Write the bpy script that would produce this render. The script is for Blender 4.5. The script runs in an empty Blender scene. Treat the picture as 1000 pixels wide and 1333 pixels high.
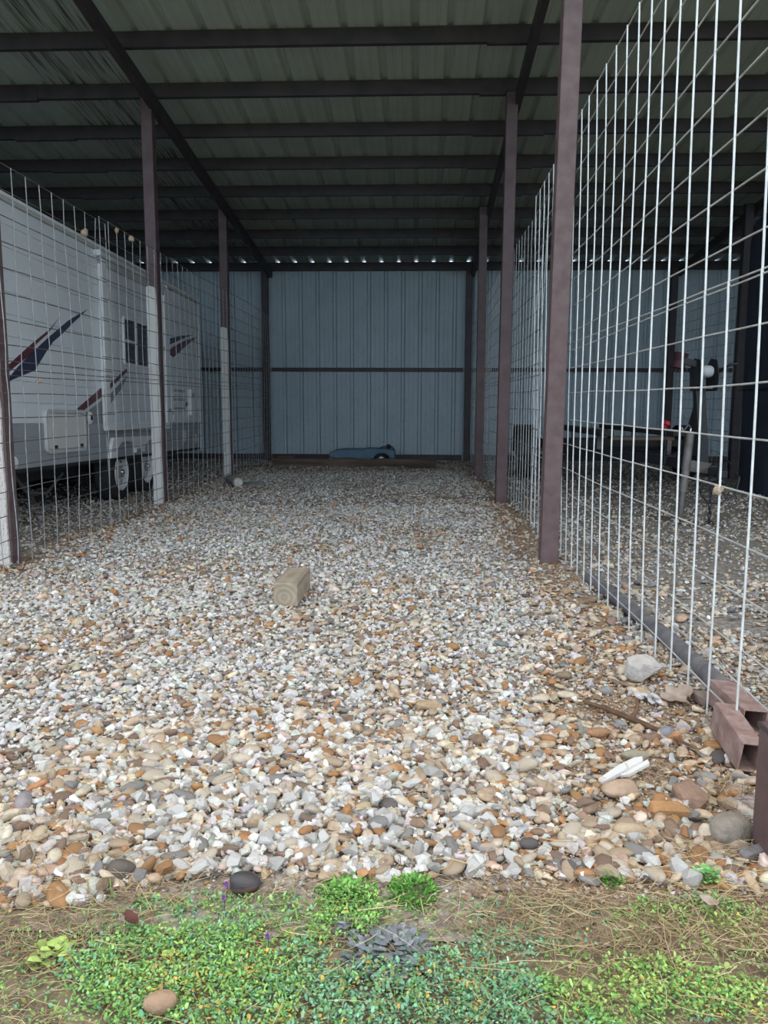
import bpy, bmesh, math, random
import numpy as np
from mathutils import Matrix, Vector, Euler
SC = bpy.context.scene
COL = SC.collection
RNG = np.random.default_rng(7)
random.seed(7)
PI = math.pi

# ------------------------------------------------------------------ camera, sky, exposure
FPX, PITCH, YAW, ROLL, CAMH = 1027.06, 0.1372, 0.0423, 0.0032, 1.0674
cam = bpy.data.cameras.new('camera')
cam.sensor_fit = 'HORIZONTAL'; cam.sensor_width = 36.0
cam.lens = 36.0 * FPX / 1000.0
cam.clip_start = 0.05; cam.clip_end = 300
cam_o = bpy.data.objects.new('camera', cam); COL.objects.link(cam_o)
cam_o.matrix_world = Matrix.Translation((0, 0, CAMH)) @ Matrix.Rotation(YAW, 4, 'Z') @ Matrix.Rotation(PI/2 - PITCH, 4, 'X') @ Matrix.Rotation(ROLL, 4, 'Z')
SC.camera = cam_o

world = bpy.data.worlds.new('overcast_sky'); SC.world = world
world.use_nodes = True
wn, wl = world.node_tree.nodes, world.node_tree.links
wn.clear()
w_out = wn.new('ShaderNodeOutputWorld'); w_bg = wn.new('ShaderNodeBackground')
w_tc = wn.new('ShaderNodeTexCoord'); w_sep = wn.new('ShaderNodeSeparateXYZ'); w_rmp = wn.new('ShaderNodeValToRGB')
wl.new(w_tc.outputs['Generated'], w_sep.inputs[0]); wl.new(w_sep.outputs['Z'], w_rmp.inputs[0])
w_rmp.color_ramp.elements[0].color = (0.69, 0.87, 1.09, 1)
w_rmp.color_ramp.elements[1].color = (1.05, 1.04, 1.02, 1)
wl.new(w_rmp.outputs[0], w_bg.inputs[0]); wl.new(w_bg.outputs[0], w_out.inputs[0])
w_bg.inputs[1].default_value = 1.15
SC.view_settings.view_transform = 'Standard'
SC.view_settings.look = 'None'
SC.view_settings.gamma = 1.0
SC.view_settings.use_curve_mapping = False
SC.view_settings.exposure = 0.9

# ------------------------------------------------------------------ layout numbers (metres)
XL, XR, BAY = -2.79, 0.87, 3.66
D0, S = 5.19, 3.174
YB = D0 + 3*S                       # back wall posts, 14.71
SLOPE = 0.1056
def roof_z(y): return 3.443 + 0.15 + SLOPE*(YB - y)     # underside of the roof sheet
def smooth(a, b, v):
    t = np.clip((v-a)/(b-a), 0, 1); return t*t*(3-2*t)
def gz(x, y):                       # ground height
    x = np.asarray(x, float); y = np.asarray(y, float)
    und = 0.006*np.sin(1.9*x+0.7*y)+0.005*np.sin(2.7*y-1.3*x+1)
    return 0.012*np.clip(x+0.95, -3, 3)*(1-smooth(8.5, 12.5, y))*smooth(1.2, 3.0, y) + und
def G(x, y): return float(gz(x, y))

# ------------------------------------------------------------------ materials
def mat(name, c1, c2=None, scale=6.0, rough=0.6, metal=0.0, bump=0.0, bscale=40.0, stretch=(1, 1, 1), lo=0.35, hi=0.65, detail=6, spec=None):
    m = bpy.data.materials.new(name); m.use_nodes = True
    n, l = m.node_tree.nodes, m.node_tree.links
    b = n['Principled BSDF']
    b.inputs['Roughness'].default_value = rough; b.inputs['Metallic'].default_value = metal
    if spec is not None: b.inputs['Specular IOR Level'].default_value = spec
    b.inputs['Base Color'].default_value = (*c1, 1)
    tc = n.new('ShaderNodeTexCoord'); mp = n.new('ShaderNodeMapping'); mp.inputs['Scale'].default_value = stretch
    l.new(tc.outputs['Object'], mp.inputs[0])
    if c2 is not None:
        nz = n.new('ShaderNodeTexNoise'); nz.inputs['Scale'].default_value = scale; nz.inputs['Detail'].default_value = detail
        r = n.new('ShaderNodeValToRGB'); r.color_ramp.elements[0].position = lo; r.color_ramp.elements[1].position = hi
        r.color_ramp.elements[0].color = (*c1, 1); r.color_ramp.elements[1].color = (*c2, 1)
        l.new(mp.outputs[0], nz.inputs['Vector']); l.new(nz.outputs[0], r.inputs[0]); l.new(r.outputs[0], b.inputs['Base Color'])
    if bump:
        nb = n.new('ShaderNodeTexNoise'); nb.inputs['Scale'].default_value = bscale; nb.inputs['Detail'].default_value = 4
        bp = n.new('ShaderNodeBump'); bp.inputs['Strength'].default_value = bump; bp.inputs['Distance'].default_value = 0.01
        l.new(mp.outputs[0], nb.inputs['Vector']); l.new(nb.outputs[0], bp.inputs['Height']); l.new(bp.outputs[0], b.inputs['Normal'])
    return m

def attr_mat(name, rough=0.8, noise=0.25, nscale=60.0, translucent=0.0):
    m = bpy.data.materials.new(name); m.use_nodes = True
    n, l = m.node_tree.nodes, m.node_tree.links
    b = n['Principled BSDF']; b.inputs['Roughness'].default_value = rough; b.inputs['Specular IOR Level'].default_value = 0.3
    a = n.new('ShaderNodeAttribute'); a.attribute_name = 'Col'
    tc = n.new('ShaderNodeTexCoord'); nz = n.new('ShaderNodeTexNoise'); nz.inputs['Scale'].default_value = nscale; nz.inputs['Detail'].default_value = 4
    mr = n.new('ShaderNodeMapRange'); mr.inputs['From Min'].default_value = 0.3; mr.inputs['From Max'].default_value = 0.7
    mr.inputs['To Min'].default_value = 1-noise; mr.inputs['To Max'].default_value = 1+noise
    mx = n.new('ShaderNodeMix'); mx.data_type = 'RGBA'; mx.blend_type = 'MULTIPLY'; mx.inputs[0].default_value = 1
    l.new(tc.outputs['Object'], nz.inputs['Vector']); l.new(nz.outputs[0], mr.inputs[0])
    l.new(a.outputs['Color'], mx.inputs[6]); l.new(mr.outputs[0], mx.inputs[7]); l.new(mx.outputs[2], b.inputs['Base Color'])
    return m

def wood_mat(name, c1, c2, ring=60.0, axis='Y', center=(0, 0, 0), rough=0.85, dist=3.0):
    m = bpy.data.materials.new(name); m.use_nodes = True
    n, l = m.node_tree.nodes, m.node_tree.links
    b = n['Principled BSDF']; b.inputs['Roughness'].default_value = rough; b.inputs['Specular IOR Level'].default_value = 0.2
    tc = n.new('ShaderNodeTexCoord'); mp = n.new('ShaderNodeMapping'); mp.inputs['Location'].default_value = center
    wv = n.new('ShaderNodeTexWave'); wv.wave_type = 'RINGS'; wv.rings_direction = axis
    wv.inputs['Scale'].default_value = ring; wv.inputs['Distortion'].default_value = dist; wv.inputs['Detail'].default_value = 3; wv.inputs['Detail Scale'].default_value = 1.5
    r = n.new('ShaderNodeValToRGB'); r.color_ramp.elements[0].color = (*c1, 1); r.color_ramp.elements[1].color = (*c2, 1)
    nz = n.new('ShaderNodeTexNoise'); nz.inputs['Scale'].default_value = 14
    mx = n.new('ShaderNodeMix'); mx.data_type = 'RGBA'; mx.blend_type = 'MULTIPLY'; mx.inputs[0].default_value = 0.35
    l.new(tc.outputs['Object'], mp.inputs[0]); l.new(mp.outputs[0], wv.inputs['Vector']); l.new(wv.outputs[0], r.inputs[0])
    l.new(tc.outputs['Object'], nz.inputs['Vector']); l.new(r.outputs[0], mx.inputs[6]); l.new(nz.outputs[0], mx.inputs[7]); l.new(mx.outputs[2], b.inputs['Base Color'])
    bp = n.new('ShaderNodeBump'); bp.inputs['Strength'].default_value = 0.12; bp.inputs['Distance'].default_value = 0.002
    l.new(wv.outputs[0], bp.inputs['Height']); l.new(bp.outputs[0], b.inputs['Normal'])
    return m

def sheet_mat(name, c, streak, amount, rough=0.45, metal=0.0, sscale=26.0, axis='Y'):
    """painted sheet metal with dirt streaks running along the sheet"""
    m = bpy.data.materials.new(name); m.use_nodes = True
    n, l = m.node_tree.nodes, m.node_tree.links
    b = n['Principled BSDF']; b.inputs['Roughness'].default_value = rough; b.inputs['Metallic'].default_value = metal
    tc = n.new('ShaderNodeTexCoord'); mp = n.new('ShaderNodeMapping')
    mp.inputs['Scale'].default_value = (1, 0.03, 0.6) if axis == 'Y' else (1, 0.6, 0.05)
    nz = n.new('ShaderNodeTexNoise'); nz.inputs['Scale'].default_value = sscale; nz.inputs['Detail'].default_value = 5
    r = n.new('ShaderNodeValToRGB'); r.color_ramp.elements[0].position = 1-amount-0.12; r.color_ramp.elements[1].position = 1-amount+0.06
    r.color_ramp.elements[0].color = (0, 0, 0, 1); r.color_ramp.elements[1].color = (1, 1, 1, 1)
    n2 = n.new('ShaderNodeTexNoise'); n2.inputs['Scale'].default_value = 2.0
    r2 = n.new('ShaderNodeMapRange'); r2.inputs['To Min'].default_value = 0.82; r2.inputs['To Max'].default_value = 1.12
    mx = n.new('ShaderNodeMix'); mx.data_type = 'RGBA'; mx.inputs[6].default_value = (*c, 1); mx.inputs[7].default_value = (*streak, 1)
    ml = n.new('ShaderNodeMix'); ml.data_type = 'RGBA'; ml.blend_type = 'MULTIPLY'; ml.inputs[0].default_value = 1
    l.new(tc.outputs['Object'], mp.inputs[0]); l.new(mp.outputs[0], nz.inputs['Vector']); l.new(nz.outputs[0], r.inputs[0]); l.new(r.outputs[0], mx.inputs[0])
    l.new(tc.outputs['Object'], n2.inputs['Vector']); l.new(n2.outputs[0], r2.inputs[0])
    l.new(mx.outputs[2], ml.inputs[6]); l.new(r2.outputs[0], ml.inputs[7]); l.new(ml.outputs[2], b.inputs['Base Color'])
    return m

M = {}
M['maroon'] = mat('maroon_paint', (0.125, 0.078, 0.078), (0.088, 0.050, 0.052), 9, 0.5, 0, 0.15, 90)
M['maroon_worn'] = mat('maroon_worn_paint', (0.155, 0.105, 0.103), (0.115, 0.07, 0.068), 14, 0.55, 0, 0.25, 120)
M['purlin'] = mat('primer_and_shaded_post', (0.058, 0.042, 0.046), (0.036, 0.027, 0.032), 6, 0.55)  # primer on beams; on posts, the maroon with shade put into it
M['rust_tube'] = mat('rusty_tube', (0.34, 0.235, 0.21), (0.23, 0.14, 0.115), 22, 0.8, 0, 0.5, 90)
M['dark_rail'] = mat('weathered_rail', (0.19, 0.18, 0.185), (0.11, 0.105, 0.11), 14, 0.75, 0, 0.3, 70)
M['white_board'] = mat('white_board_paint', (0.72, 0.71, 0.68), (0.50, 0.45, 0.38), 12, 0.8, 0, 0.4, 60, (1, 1, 0.4), 0.52, 0.8)
M['speckle_board'] = mat('speckled_white_paint', (0.70, 0.66, 0.62), (0.38, 0.28, 0.23), 75, 0.85, 0, 0.5, 80, (1, 1, 0.6), 0.5, 0.75)
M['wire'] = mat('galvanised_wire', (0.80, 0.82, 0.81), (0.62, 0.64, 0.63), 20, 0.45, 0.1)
M['wire_shade'] = mat('shaded_wire', (0.46, 0.47, 0.47), (0.30, 0.30, 0.30), 20, 0.55, 0.1)  # same galvanised wire, shade under the roof put into its colour
M['wire_dark'] = mat('shaded_rod_wire', (0.17, 0.155, 0.15), (0.10, 0.085, 0.08), 9, 0.7, 0.1)  # horizontal rods of that wire, their shade painted as a darker colour
M['wire_rod_shade'] = mat('dimmed_rod_wire', (0.50, 0.51, 0.505), (0.36, 0.34, 0.32), 9, 0.6, 0.15)  # near fence rods, weaker light on them put into a greyer colour
M['roof'] = sheet_mat('pale_roof_sheet', (0.46, 0.51, 0.48), (0.30, 0.33, 0.31), 0.26, 0.5)
M['roof_stained'] = sheet_mat('streaked_roof_sheet', (0.42, 0.46, 0.44), (0.05, 0.045, 0.045), 0.39, 0.5, sscale=44)
M['wall'] = sheet_mat('pale_wall_sheet', (0.42, 0.50, 0.54), (0.33, 0.38, 0.41), 0.32, 0.45, axis='Z')
M['end_wall'] = sheet_mat('darkened_end_wall', (0.14, 0.15, 0.16), (0.1, 0.11, 0.11), 0.3, 0.5, axis='Z')  # dark tone picked to cut light inside the shed
M['rv_white'] = mat('rv_white_gelcoat', (0.80, 0.82, 0.84), (0.75, 0.77, 0.79), 2.0, 0.3)
M['rv_trim'] = mat('rv_bright_trim', (0.82, 0.83, 0.82), None, rough=0.35)
M['rv_grey'] = mat('rv_grey_panel', (0.36, 0.38, 0.40), (0.31, 0.33, 0.35), 3.0, 0.4)
M['rv_gutter'] = mat('rv_gutter_metal', (0.52, 0.51, 0.48), None, rough=0.45)
M['hatch'] = mat('hatch_cream', (0.68, 0.68, 0.63), None, rough=0.45)
M['hatch_frame'] = mat('hatch_frame_grey', (0.55, 0.56, 0.54), None, rough=0.4)
M['navy'] = mat('navy_decal', (0.025, 0.03, 0.075), None, rough=0.35)
M['maroon_decal'] = mat('maroon_decal', (0.11, 0.022, 0.035), None, rough=0.35)
M['grey_decal'] = mat('grey_decal', (0.22, 0.235, 0.245), None, rough=0.35)
M['silver_decal'] = mat('silver_decal', (0.60, 0.61, 0.62), None, rough=0.35)
M['glass_dark'] = mat('dark_tinted_glass', (0.015, 0.02, 0.025), None, rough=0.06)
M['rubber'] = mat('black_rubber', (0.018, 0.018, 0.02), (0.03, 0.03, 0.03), 30, 0.8)
M['chassis'] = mat('chassis_black', (0.02, 0.021, 0.024), None, rough=0.6)
M['rim'] = mat('white_steel_rim', (0.66, 0.66, 0.64), None, rough=0.4)
M['chrome'] = mat('bright_metal', (0.75, 0.75, 0.75), None, rough=0.2, metal=0.9)
M['plastic_grey'] = mat('grey_plastic', (0.4, 0.41, 0.42), None, rough=0.5)
M['black_part'] = mat('black_part', (0.02, 0.02, 0.025), None, rough=0.5)
M['galv'] = mat('galvanised_steel', (0.22, 0.21, 0.20), (0.15, 0.125, 0.11), 10, 0.5, 0.4)
M['winch_drum'] = mat('pale_winch_strap', (0.46, 0.48, 0.49), None, rough=0.7)
M['bow_red'] = mat('dark_red_rubber', (0.055, 0.018, 0.022), None, rough=0.6)
M['red'] = mat('red_plastic', (0.55, 0.02, 0.04), None, rough=0.35)
M['bunk'] = mat('bunk_carpet', (0.035, 0.03, 0.03), (0.06, 0.05, 0.045), 60, 1.0)
M['old_wood'] = mat('old_plank_wood', (0.17, 0.12, 0.085), (0.10, 0.07, 0.05), 9, 0.9, 0, 0.5, 30, (0.15, 1, 1))
M['tie_wood'] = mat('creosoted_timber', (0.17, 0.12, 0.09), (0.075, 0.052, 0.04), 10, 0.9, 0, 0.7, 25, (0.12, 1, 1))
M['block'] = wood_mat('block_wood', (0.47, 0.395, 0.30), (0.37, 0.30, 0.22), 12.0, 'Y', (0.006, 0, -0.045), dist=3.2)
M['log'] = mat('grey_log', (0.38, 0.36, 0.33), (0.25, 0.23, 0.21), 10, 0.9, 0, 0.5, 30)
M['log_end'] = mat('pale_log_end', (0.66, 0.63, 0.57), (0.5, 0.46, 0.4), 20, 0.9)
M['blue'] = mat('faded_blue_plastic', (0.10, 0.18, 0.25), (0.075, 0.14, 0.20), 6, 0.5)
M['yellow'] = mat('yellow_plastic', (0.46, 0.28, 0.05), None, rough=0.6)
M['bulk_body'] = mat('bulk_skin', (0.022, 0.028, 0.05), (0.035, 0.042, 0.065), 5, 0.7, 0, 0.4, 12)
M['concrete'] = mat('concrete_lump', (0.56, 0.52, 0.48), (0.46, 0.42, 0.38), 25, 0.95, 0, 0.6, 60)
M['splinter'] = mat('weathered_white_wood', (0.70, 0.68, 0.65), (0.38, 0.34, 0.31), 22, 0.9, 0, 0.5, 40, (1, 0.12, 1), 0.5, 0.7)
M['twig'] = mat('brown_twig', (0.15, 0.085, 0.05), (0.1, 0.055, 0.03), 30, 0.9)
M['dry_leaf'] = mat('dry_leaf', (0.42, 0.34, 0.28), (0.28, 0.2, 0.15), 30, 0.8)
M['red_leaf'] = mat('dark_red_leaf', (0.14, 0.045, 0.035), (0.09, 0.03, 0.025), 30, 0.7)
M['lump'] = mat('tan_lump', (0.55, 0.43, 0.31), (0.40, 0.29, 0.2), 40, 0.9, 0, 0.5, 120)
M['scrap'] = mat('white_scrap', (0.7, 0.68, 0.68), (0.5, 0.47, 0.47), 40, 0.8)
M['gravel'] = attr_mat('gravel_stones', 0.75, 0.22, 55)
M['plant'] = attr_mat('weed_leaves', 0.55, 0.2, 40)
M['straw'] = attr_mat('dry_straw', 0.8, 0.2, 60)

# ------------------------------------------------------------------ mesh builder
class MB:
    def __init__(s): s.v = []; s.f = []; s.m = []
    def add(s, vs, fs, mi=0):
        o = len(s.v); s.v += [tuple(v) for v in vs]
        s.f += [tuple(i+o for i in f) for f in fs]; s.m += [mi]*len(fs)
    def box(s, c, d, rot=None, mi=0, taper=None):
        x, y, z = d[0]/2, d[1]/2, d[2]/2
        vs = [Vector((a*x, b*y, e*z)) for e in (-1, 1) for b in (-1, 1) for a in (-1, 1)]
        if taper: vs = [Vector((v.x*(taper if v.z > 0 else 1), v.y*(taper if v.z > 0 else 1), v.z)) for v in vs]
        R = Euler(rot).to_matrix() if rot else Matrix.Identity(3)
        s.add([R @ v + Vector(c) for v in vs], [(0, 2, 3, 1), (4, 5, 7, 6), (0, 1, 5, 4), (2, 6, 7, 3), (0, 4, 6, 2), (1, 3, 7, 5)], mi)
    def span(s, lo, hi, mi=0):
        s.box([(a+b)/2 for a, b in zip(lo, hi)], [b-a for a, b in zip(lo, hi)], None, mi)
    def bar(s, a, b, w, h, mi=0):            # box section from a to b
        a, b = Vector(a), Vector(b); d = (b-a).normalized()
        up = Vector((0, 0, 1)) if abs(d.z) < 0.9 else Vector((0, 1, 0))
        r = d.cross(up).normalized(); u = r.cross(d)
        vs = [p + r*w/2*i + u*h/2*j for p in (a, b) for i, j in ((-1, -1), (1, -1), (1, 1), (-1, 1))]
        s.add(vs, [(0, 1, 2, 3), (4, 7, 6, 5), (0, 4, 5, 1), (1, 5, 6, 2), (2, 6, 7, 3), (3, 7, 4, 0)], mi)
    def tube(s, pts, r, n=6, mi=0, closed=False):
        pts = [Vector(p) for p in pts]; k = len(pts)
        rs = r if isinstance(r, (list, tuple)) else [r]*k
        ref = None; vs = []
        for i, p in enumerate(pts):
            if closed: t = pts[(i+1) % k]-pts[i-1]
            else: t = pts[min(i+1, k-1)]-pts[max(i-1, 0)]
            t.normalize()
            if ref is None: ref = t.cross(Vector((0.31, 0.87, 0.37))).normalized()
            ref = (ref - t*ref.dot(t)).normalized(); q = t.cross(ref)
            vs += [p + (ref*math.cos(2*PI*j/n)+q*math.sin(2*PI*j/n))*rs[i] for j in range(n)]
        fs = [(i*n+j, i*n+(j+1) % n, (i+1)*n+(j+1) % n, (i+1)*n+j) for i in range(k-1) for j in range(n)]
        if closed: fs += [((k-1)*n+j, (k-1)*n+(j+1) % n, (j+1) % n, j) for j in range(n)]
        else: fs += [tuple(range(n))[::-1], tuple(range((k-1)*n, k*n))]
        s.add(vs, fs, mi)
    def prism(s, poly, o, ax, ay, ext, mi=0):   # polygon in plane (ax, ay) at o, extruded by ext
        o, ax, ay, ext = Vector(o), Vector(ax), Vector(ay), Vector(ext); n = len(poly)
        vs = [o+ax*p[0]+ay*p[1] for p in poly]; vs += [v+ext for v in vs]
        s.add(vs, [tuple(range(n))[::-1], tuple(range(n, 2*n))]+[(i, (i+1) % n, n+(i+1) % n, n+i) for i in range(n)], mi)
    def lathe(s, prof, o, axis, n=32, mi=0):    # prof: (radius, along axis)
        o, ax = Vector(o), Vector(axis).normalized(); u = ax.orthogonal().normalized(); w = ax.cross(u); k = len(prof)
        vs = [o+ax*a+(u*math.cos(2*PI*j/n)+w*math.sin(2*PI*j/n))*r for r, a in prof for j in range(n)]
        fs = [(i*n+j, i*n+(j+1) % n, (i+1)*n+(j+1) % n, (i+1)*n+j) for i in range(k-1) for j in range(n)]
        s.add(vs, fs, mi)
    def rock(s, c, d, rot=(0, 0, 0), seed=0, sub=2, rough=0.18, mi=0, flat=1.0):
        bm = bmesh.new(); bmesh.ops.create_icosphere(bm, subdivisions=sub, radius=1)
        rg = np.random.default_rng(seed); ph = rg.uniform(0, 6, 9); fr = rg.uniform(1.2, 3.0, (3, 3))
        R = Euler(rot).to_matrix(); vs = []
        for v in bm.verts:
            q = np.array(v.co); k = 1+rough*sum(math.sin(float(fr[i] @ q)+ph[i]) for i in range(3))/1.5
            q = np.sign(q)*np.abs(q)**flat*k
            vs.append(R @ Vector((q[0]*d[0], q[1]*d[1], q[2]*d[2]))+Vector(c))
        s.add(vs, [tuple(x.index for x in f.verts) for f in bm.faces], mi); bm.free()
    def build(s, name, mats, parent=None, loc=None, smooth=False, bevel=0.0, seg=2, rot=None, angle=35):
        me = bpy.data.meshes.new(name); me.from_pydata(s.v, [], s.f)
        if not isinstance(mats, (list, tuple)): mats = [mats]
        for m in mats: me.materials.append(m)
        if len(mats) > 1: me.polygons.foreach_set('material_index', s.m)
        bm = bmesh.new(); bm.from_mesh(me); bmesh.ops.recalc_face_normals(bm, faces=bm.faces); bm.to_mesh(me); bm.free()
        if smooth:
            me.polygons.foreach_set('use_smooth', [True]*len(me.polygons))
            me.set_sharp_from_angle(angle=math.radians(angle))
        o = bpy.data.objects.new(name, me); COL.objects.link(o)
        if parent is not None: o.parent = parent
        if loc is not None: o.location = loc
        if rot is not None: o.rotation_euler = rot
        if bevel:
            b = o.modifiers.new('bevel', 'BEVEL'); b.width = bevel; b.segments = seg; b.limit_method = 'ANGLE'; b.angle_limit = math.radians(40)
        return o

def tag(o, label=None, cat=None, group=None, kind=None):
    if label: o['label'] = label
    if cat: o['category'] = cat
    if group: o['group'] = group
    if kind: o['kind'] = kind
    return o
def thing(name, label, cat, loc=(0, 0, 0), rot=(0, 0, 0), group=None):
    o = bpy.data.objects.new(name, None); COL.objects.link(o); o.location = loc; o.rotation_euler = rot; o.empty_display_size = 0.1
    return tag(o, label, cat, group)
def shell(name, loc=(0, 0, 0)):
    o = bpy.data.objects.new(name, None); COL.objects.link(o); o.location = loc; o['kind'] = 'structure'
    return o
def child(name, me, parent, loc=(0, 0, 0), rot=(0, 0, 0)):
    o = bpy.data.objects.new(name, me); COL.objects.link(o); o.parent = parent; o.location = loc; o.rotation_euler = rot
    return o

# ------------------------------------------------------------------ structure: ground
def vnoise(x, y, s, seed=0):
    x = np.asarray(x)*s; y = np.asarray(y)*s
    xi = np.floor(x).astype(np.int64); yi = np.floor(y).astype(np.int64); fx = x-xi; fy = y-yi
    fx = fx*fx*(3-2*fx); fy = fy*fy*(3-2*fy)
    def h(a, b):
        v = np.sin(a*127.1+b*311.7+seed*74.7)*43758.5453; return v-np.floor(v)
    return (h(xi, yi)*(1-fx)+h(xi+1, yi)*fx)*(1-fy)+(h(xi, yi+1)*(1-fx)+h(xi+1, yi+1)*fx)*fy

def grid(name, xs, ys, material, colfn=None, dz=0.0):
    X, Y = np.meshgrid(xs, ys); nx, ny = len(xs), len(ys)
    V = np.stack([X, Y, gz(X, Y)+dz], -1).reshape(-1, 3)
    i = (np.arange(ny-1)[:, None]*nx+np.arange(nx-1)[None]).reshape(-1)
    F = np.stack([i, i+1, i+1+nx, i+nx], 1)
    me = bpy.data.meshes.new(name); me.from_pydata(V.tolist(), [], F.tolist()); me.materials.append(material)
    me.polygons.foreach_set('use_smooth', [True]*len(F))
    if colfn is not None:
        c = np.ones((len(V), 4), np.float32); c[:, :3] = colfn(V[:, 0], V[:, 1])
        me.color_attributes.new('Col', 'FLOAT_COLOR', 'POINT').data.foreach_set('color', c.ravel())
    o = bpy.data.objects.new(name, me); COL.objects.link(o); o['kind'] = 'structure'
    return o

def brown(x, y):
    """0 = clean white rock, 1 = brown river gravel and dirt"""
    xb = np.interp(y, [1.6, 2.2, 2.75, 3.7, 5.2, 8.4, 14.7], [0.05, 0.22, 0.40, 0.60, 0.62, 0.70, 0.62])
    b = smooth(-0.22, 0.26, x-xb)
    b = np.maximum(b, 0.85*smooth(-2.35, -2.75, x))
    b = np.maximum(b, 0.9*smooth(11.6, 13.0, y+0.4*vnoise(x, y, 1.3, 5)))
    b = np.maximum(b, 0.75*smooth(-0.25, -0.6, x)*smooth(2.0, 1.75, y))
    b = np.maximum(b, 0.50*smooth(3.4, 1.9, y))
    b = np.maximum(b, 0.17+0.36*smooth(0.42, 0.85, vnoise(x, y, 1.4, 2)))
    return np.clip(b+0.35*(vnoise(x, y, 2.3, 9)-0.5), 0, 1)

def dirt_col(x, y):
    b = brown(x, y)[:, None]
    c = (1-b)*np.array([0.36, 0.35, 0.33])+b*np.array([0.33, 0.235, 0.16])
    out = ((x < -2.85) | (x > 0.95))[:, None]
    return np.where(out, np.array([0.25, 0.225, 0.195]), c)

floor_m = attr_mat('packed_dirt', 0.95, 0.45, 45)
_n, _l = floor_m.node_tree.nodes, floor_m.node_tree.links
_vo = _n.new('ShaderNodeTexVoronoi'); _vo.inputs['Scale'].default_value = 34
_tc = _n.new('ShaderNodeTexCoord'); _bp = _n.new('ShaderNodeBump'); _bp.inputs['Strength'].default_value = 0.9; _bp.inputs['Distance'].default_value = 0.012; _bp.invert = True
_l.new(_tc.outputs['Object'], _vo.inputs['Vector']); _l.new(_vo.outputs['Distance'], _bp.inputs['Height']); _l.new(_bp.outputs[0], _n['Principled BSDF'].inputs['Normal'])
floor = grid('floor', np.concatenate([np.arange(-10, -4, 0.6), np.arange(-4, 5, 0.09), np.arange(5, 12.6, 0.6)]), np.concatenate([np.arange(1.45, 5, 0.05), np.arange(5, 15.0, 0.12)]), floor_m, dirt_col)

def soil_col(x, y):
    n = vnoise(x, y, 7, 3)[:, None]
    c = (1-n)*np.array([0.17, 0.12, 0.08])+n*np.array([0.27, 0.21, 0.14])
    lawn = np.array([0.13, 0.17, 0.055])
    k = smooth(0.9, 0.3, y)[:, None]
    return c*(1-k)+lawn*k
ground = grid('ground', np.concatenate([np.arange(-40, -2, 2.0), np.arange(-2, 2, 0.06), np.arange(2, 41, 2.0)]), np.concatenate([np.arange(-40, 0.6, 1.5), np.arange(0.6, 1.72, 0.04)]), attr_mat('soil', 0.95, 0.4, 30), soil_col, -0.004)

# ------------------------------------------------------------------ structure: roof
PITCHX = 0.314
def sheet_profile(n):
    pts = []
    for k in range(n):
        x = k*PITCHX
        pts += [(x, 0), (x+0.062, 0), (x+0.068, 0.004), (x+0.086, 0.004), (x+0.092, 0), (x+0.145, 0), (x+0.151, 0.004), (x+0.169, 0.004), (x+0.175, 0),
                (x+0.232, 0), (x+0.257, 0.036), (x+0.289, 0.036)]
    pts.append((n*PITCHX, 0))
    return pts
def sheet_mesh(name, n, L, material, thick=0.0015):
    """ribbed sheet: profile in local x/z, length along local y"""
    p = sheet_profile(n); k = len(p); vs = []
    for t in (0, thick):
        for yy in (0, L): vs += [(a, yy, b+t) for a, b in p]
    fs = []
    for i in range(k-1):
        fs += [(i, i+1, k+i+1, k+i), (2*k+i, 3*k+i, 3*k+i+1, 2*k+i+1), (i, 2*k+i, 2*k+i+1, i+1), (k+i, k+i+1, 3*k+i+1, 3*k+i)]
    fs += [(0, k, 3*k, 2*k), (k-1, 3*k-1, 4*k-1, 2*k-1)]
    me = bpy.data.meshes.new(name); me.from_pydata(vs, [], fs); me.materials.append(material)
    return me

ceiling = shell('ceiling')
Y_FRONT, Y_BACK = 3.7, YB+0.115
ang = math.atan(SLOPE); Lr = (Y_BACK-Y_FRONT)/math.cos(ang)
PW = 3*PITCHX
X0 = XL-0.05-4*PW
roof_me = sheet_mesh('roof_panel', 3, Lr, M['roof'])
roof_me_st = sheet_mesh('roof_panel', 3, Lr, M['roof_stained'])
NROOF = 16
for i in range(NROOF):
    stained = i in (3,)
    child('roof_panel', roof_me_st if stained else roof_me, ceiling, (X0+i*PW, Y_FRONT, roof_z(Y_FRONT)+0.001*(i % 2)), (-ang, 0, 0))
XA, XZ = X0, X0+NROOF*PW
PS = 0.9019
PH = 0.135
purl_y = [YB-(8-k)*PS for k in range(-3, 8)]
SPL = [(-3.2-BAY*1, 0.62), (0.58, 0.72), (0.58+BAY*1.25, 0.7)]
for y in purl_y:
    zt = roof_z(y)-0.003
    mb = MB()      # C section: web toward the camera with a lower lip
    def cee(mb, x0, x1, y, zt, h, d=0.055, t=0.004):
        prof = [(0, 0), (d, 0), (d, -0.015), (d-t, -0.015), (d-t, -t), (t, -t), (t, -h+t), (d-t, -h+t), (d-t, -h+0.015), (d, -h+0.015), (d, -h), (0, -h)]
        mb.prism(prof, (x0, y-0.03, zt), (0, 1, 0), (0, 0, 1), (x1-x0, 0, 0))
    cee(mb, XA+0.02, XZ-0.02, y, zt, PH)
    po = mb.build('purlin', M['purlin'], ceiling)
    mb = MB(); cee(mb, 0.58, 1.36, y-0.006, zt, PH+0.018, 0.05)
    mb.build('purlin_splice', M['purlin'], po)
    mb = MB(); cee(mb, -4.6, -3.9, y-0.006, zt, PH+0.018, 0.05)
    mb.build('purlin_splice', M['purlin'], po)
mb = MB(); mb.span((XA+0.02, YB-0.03, 3.443), (XZ-0.02, YB+0.05, roof_z(YB+0.05)-0.003)); mb.build('eave_beam', M['purlin'], ceiling, bevel=0.004)
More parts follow.
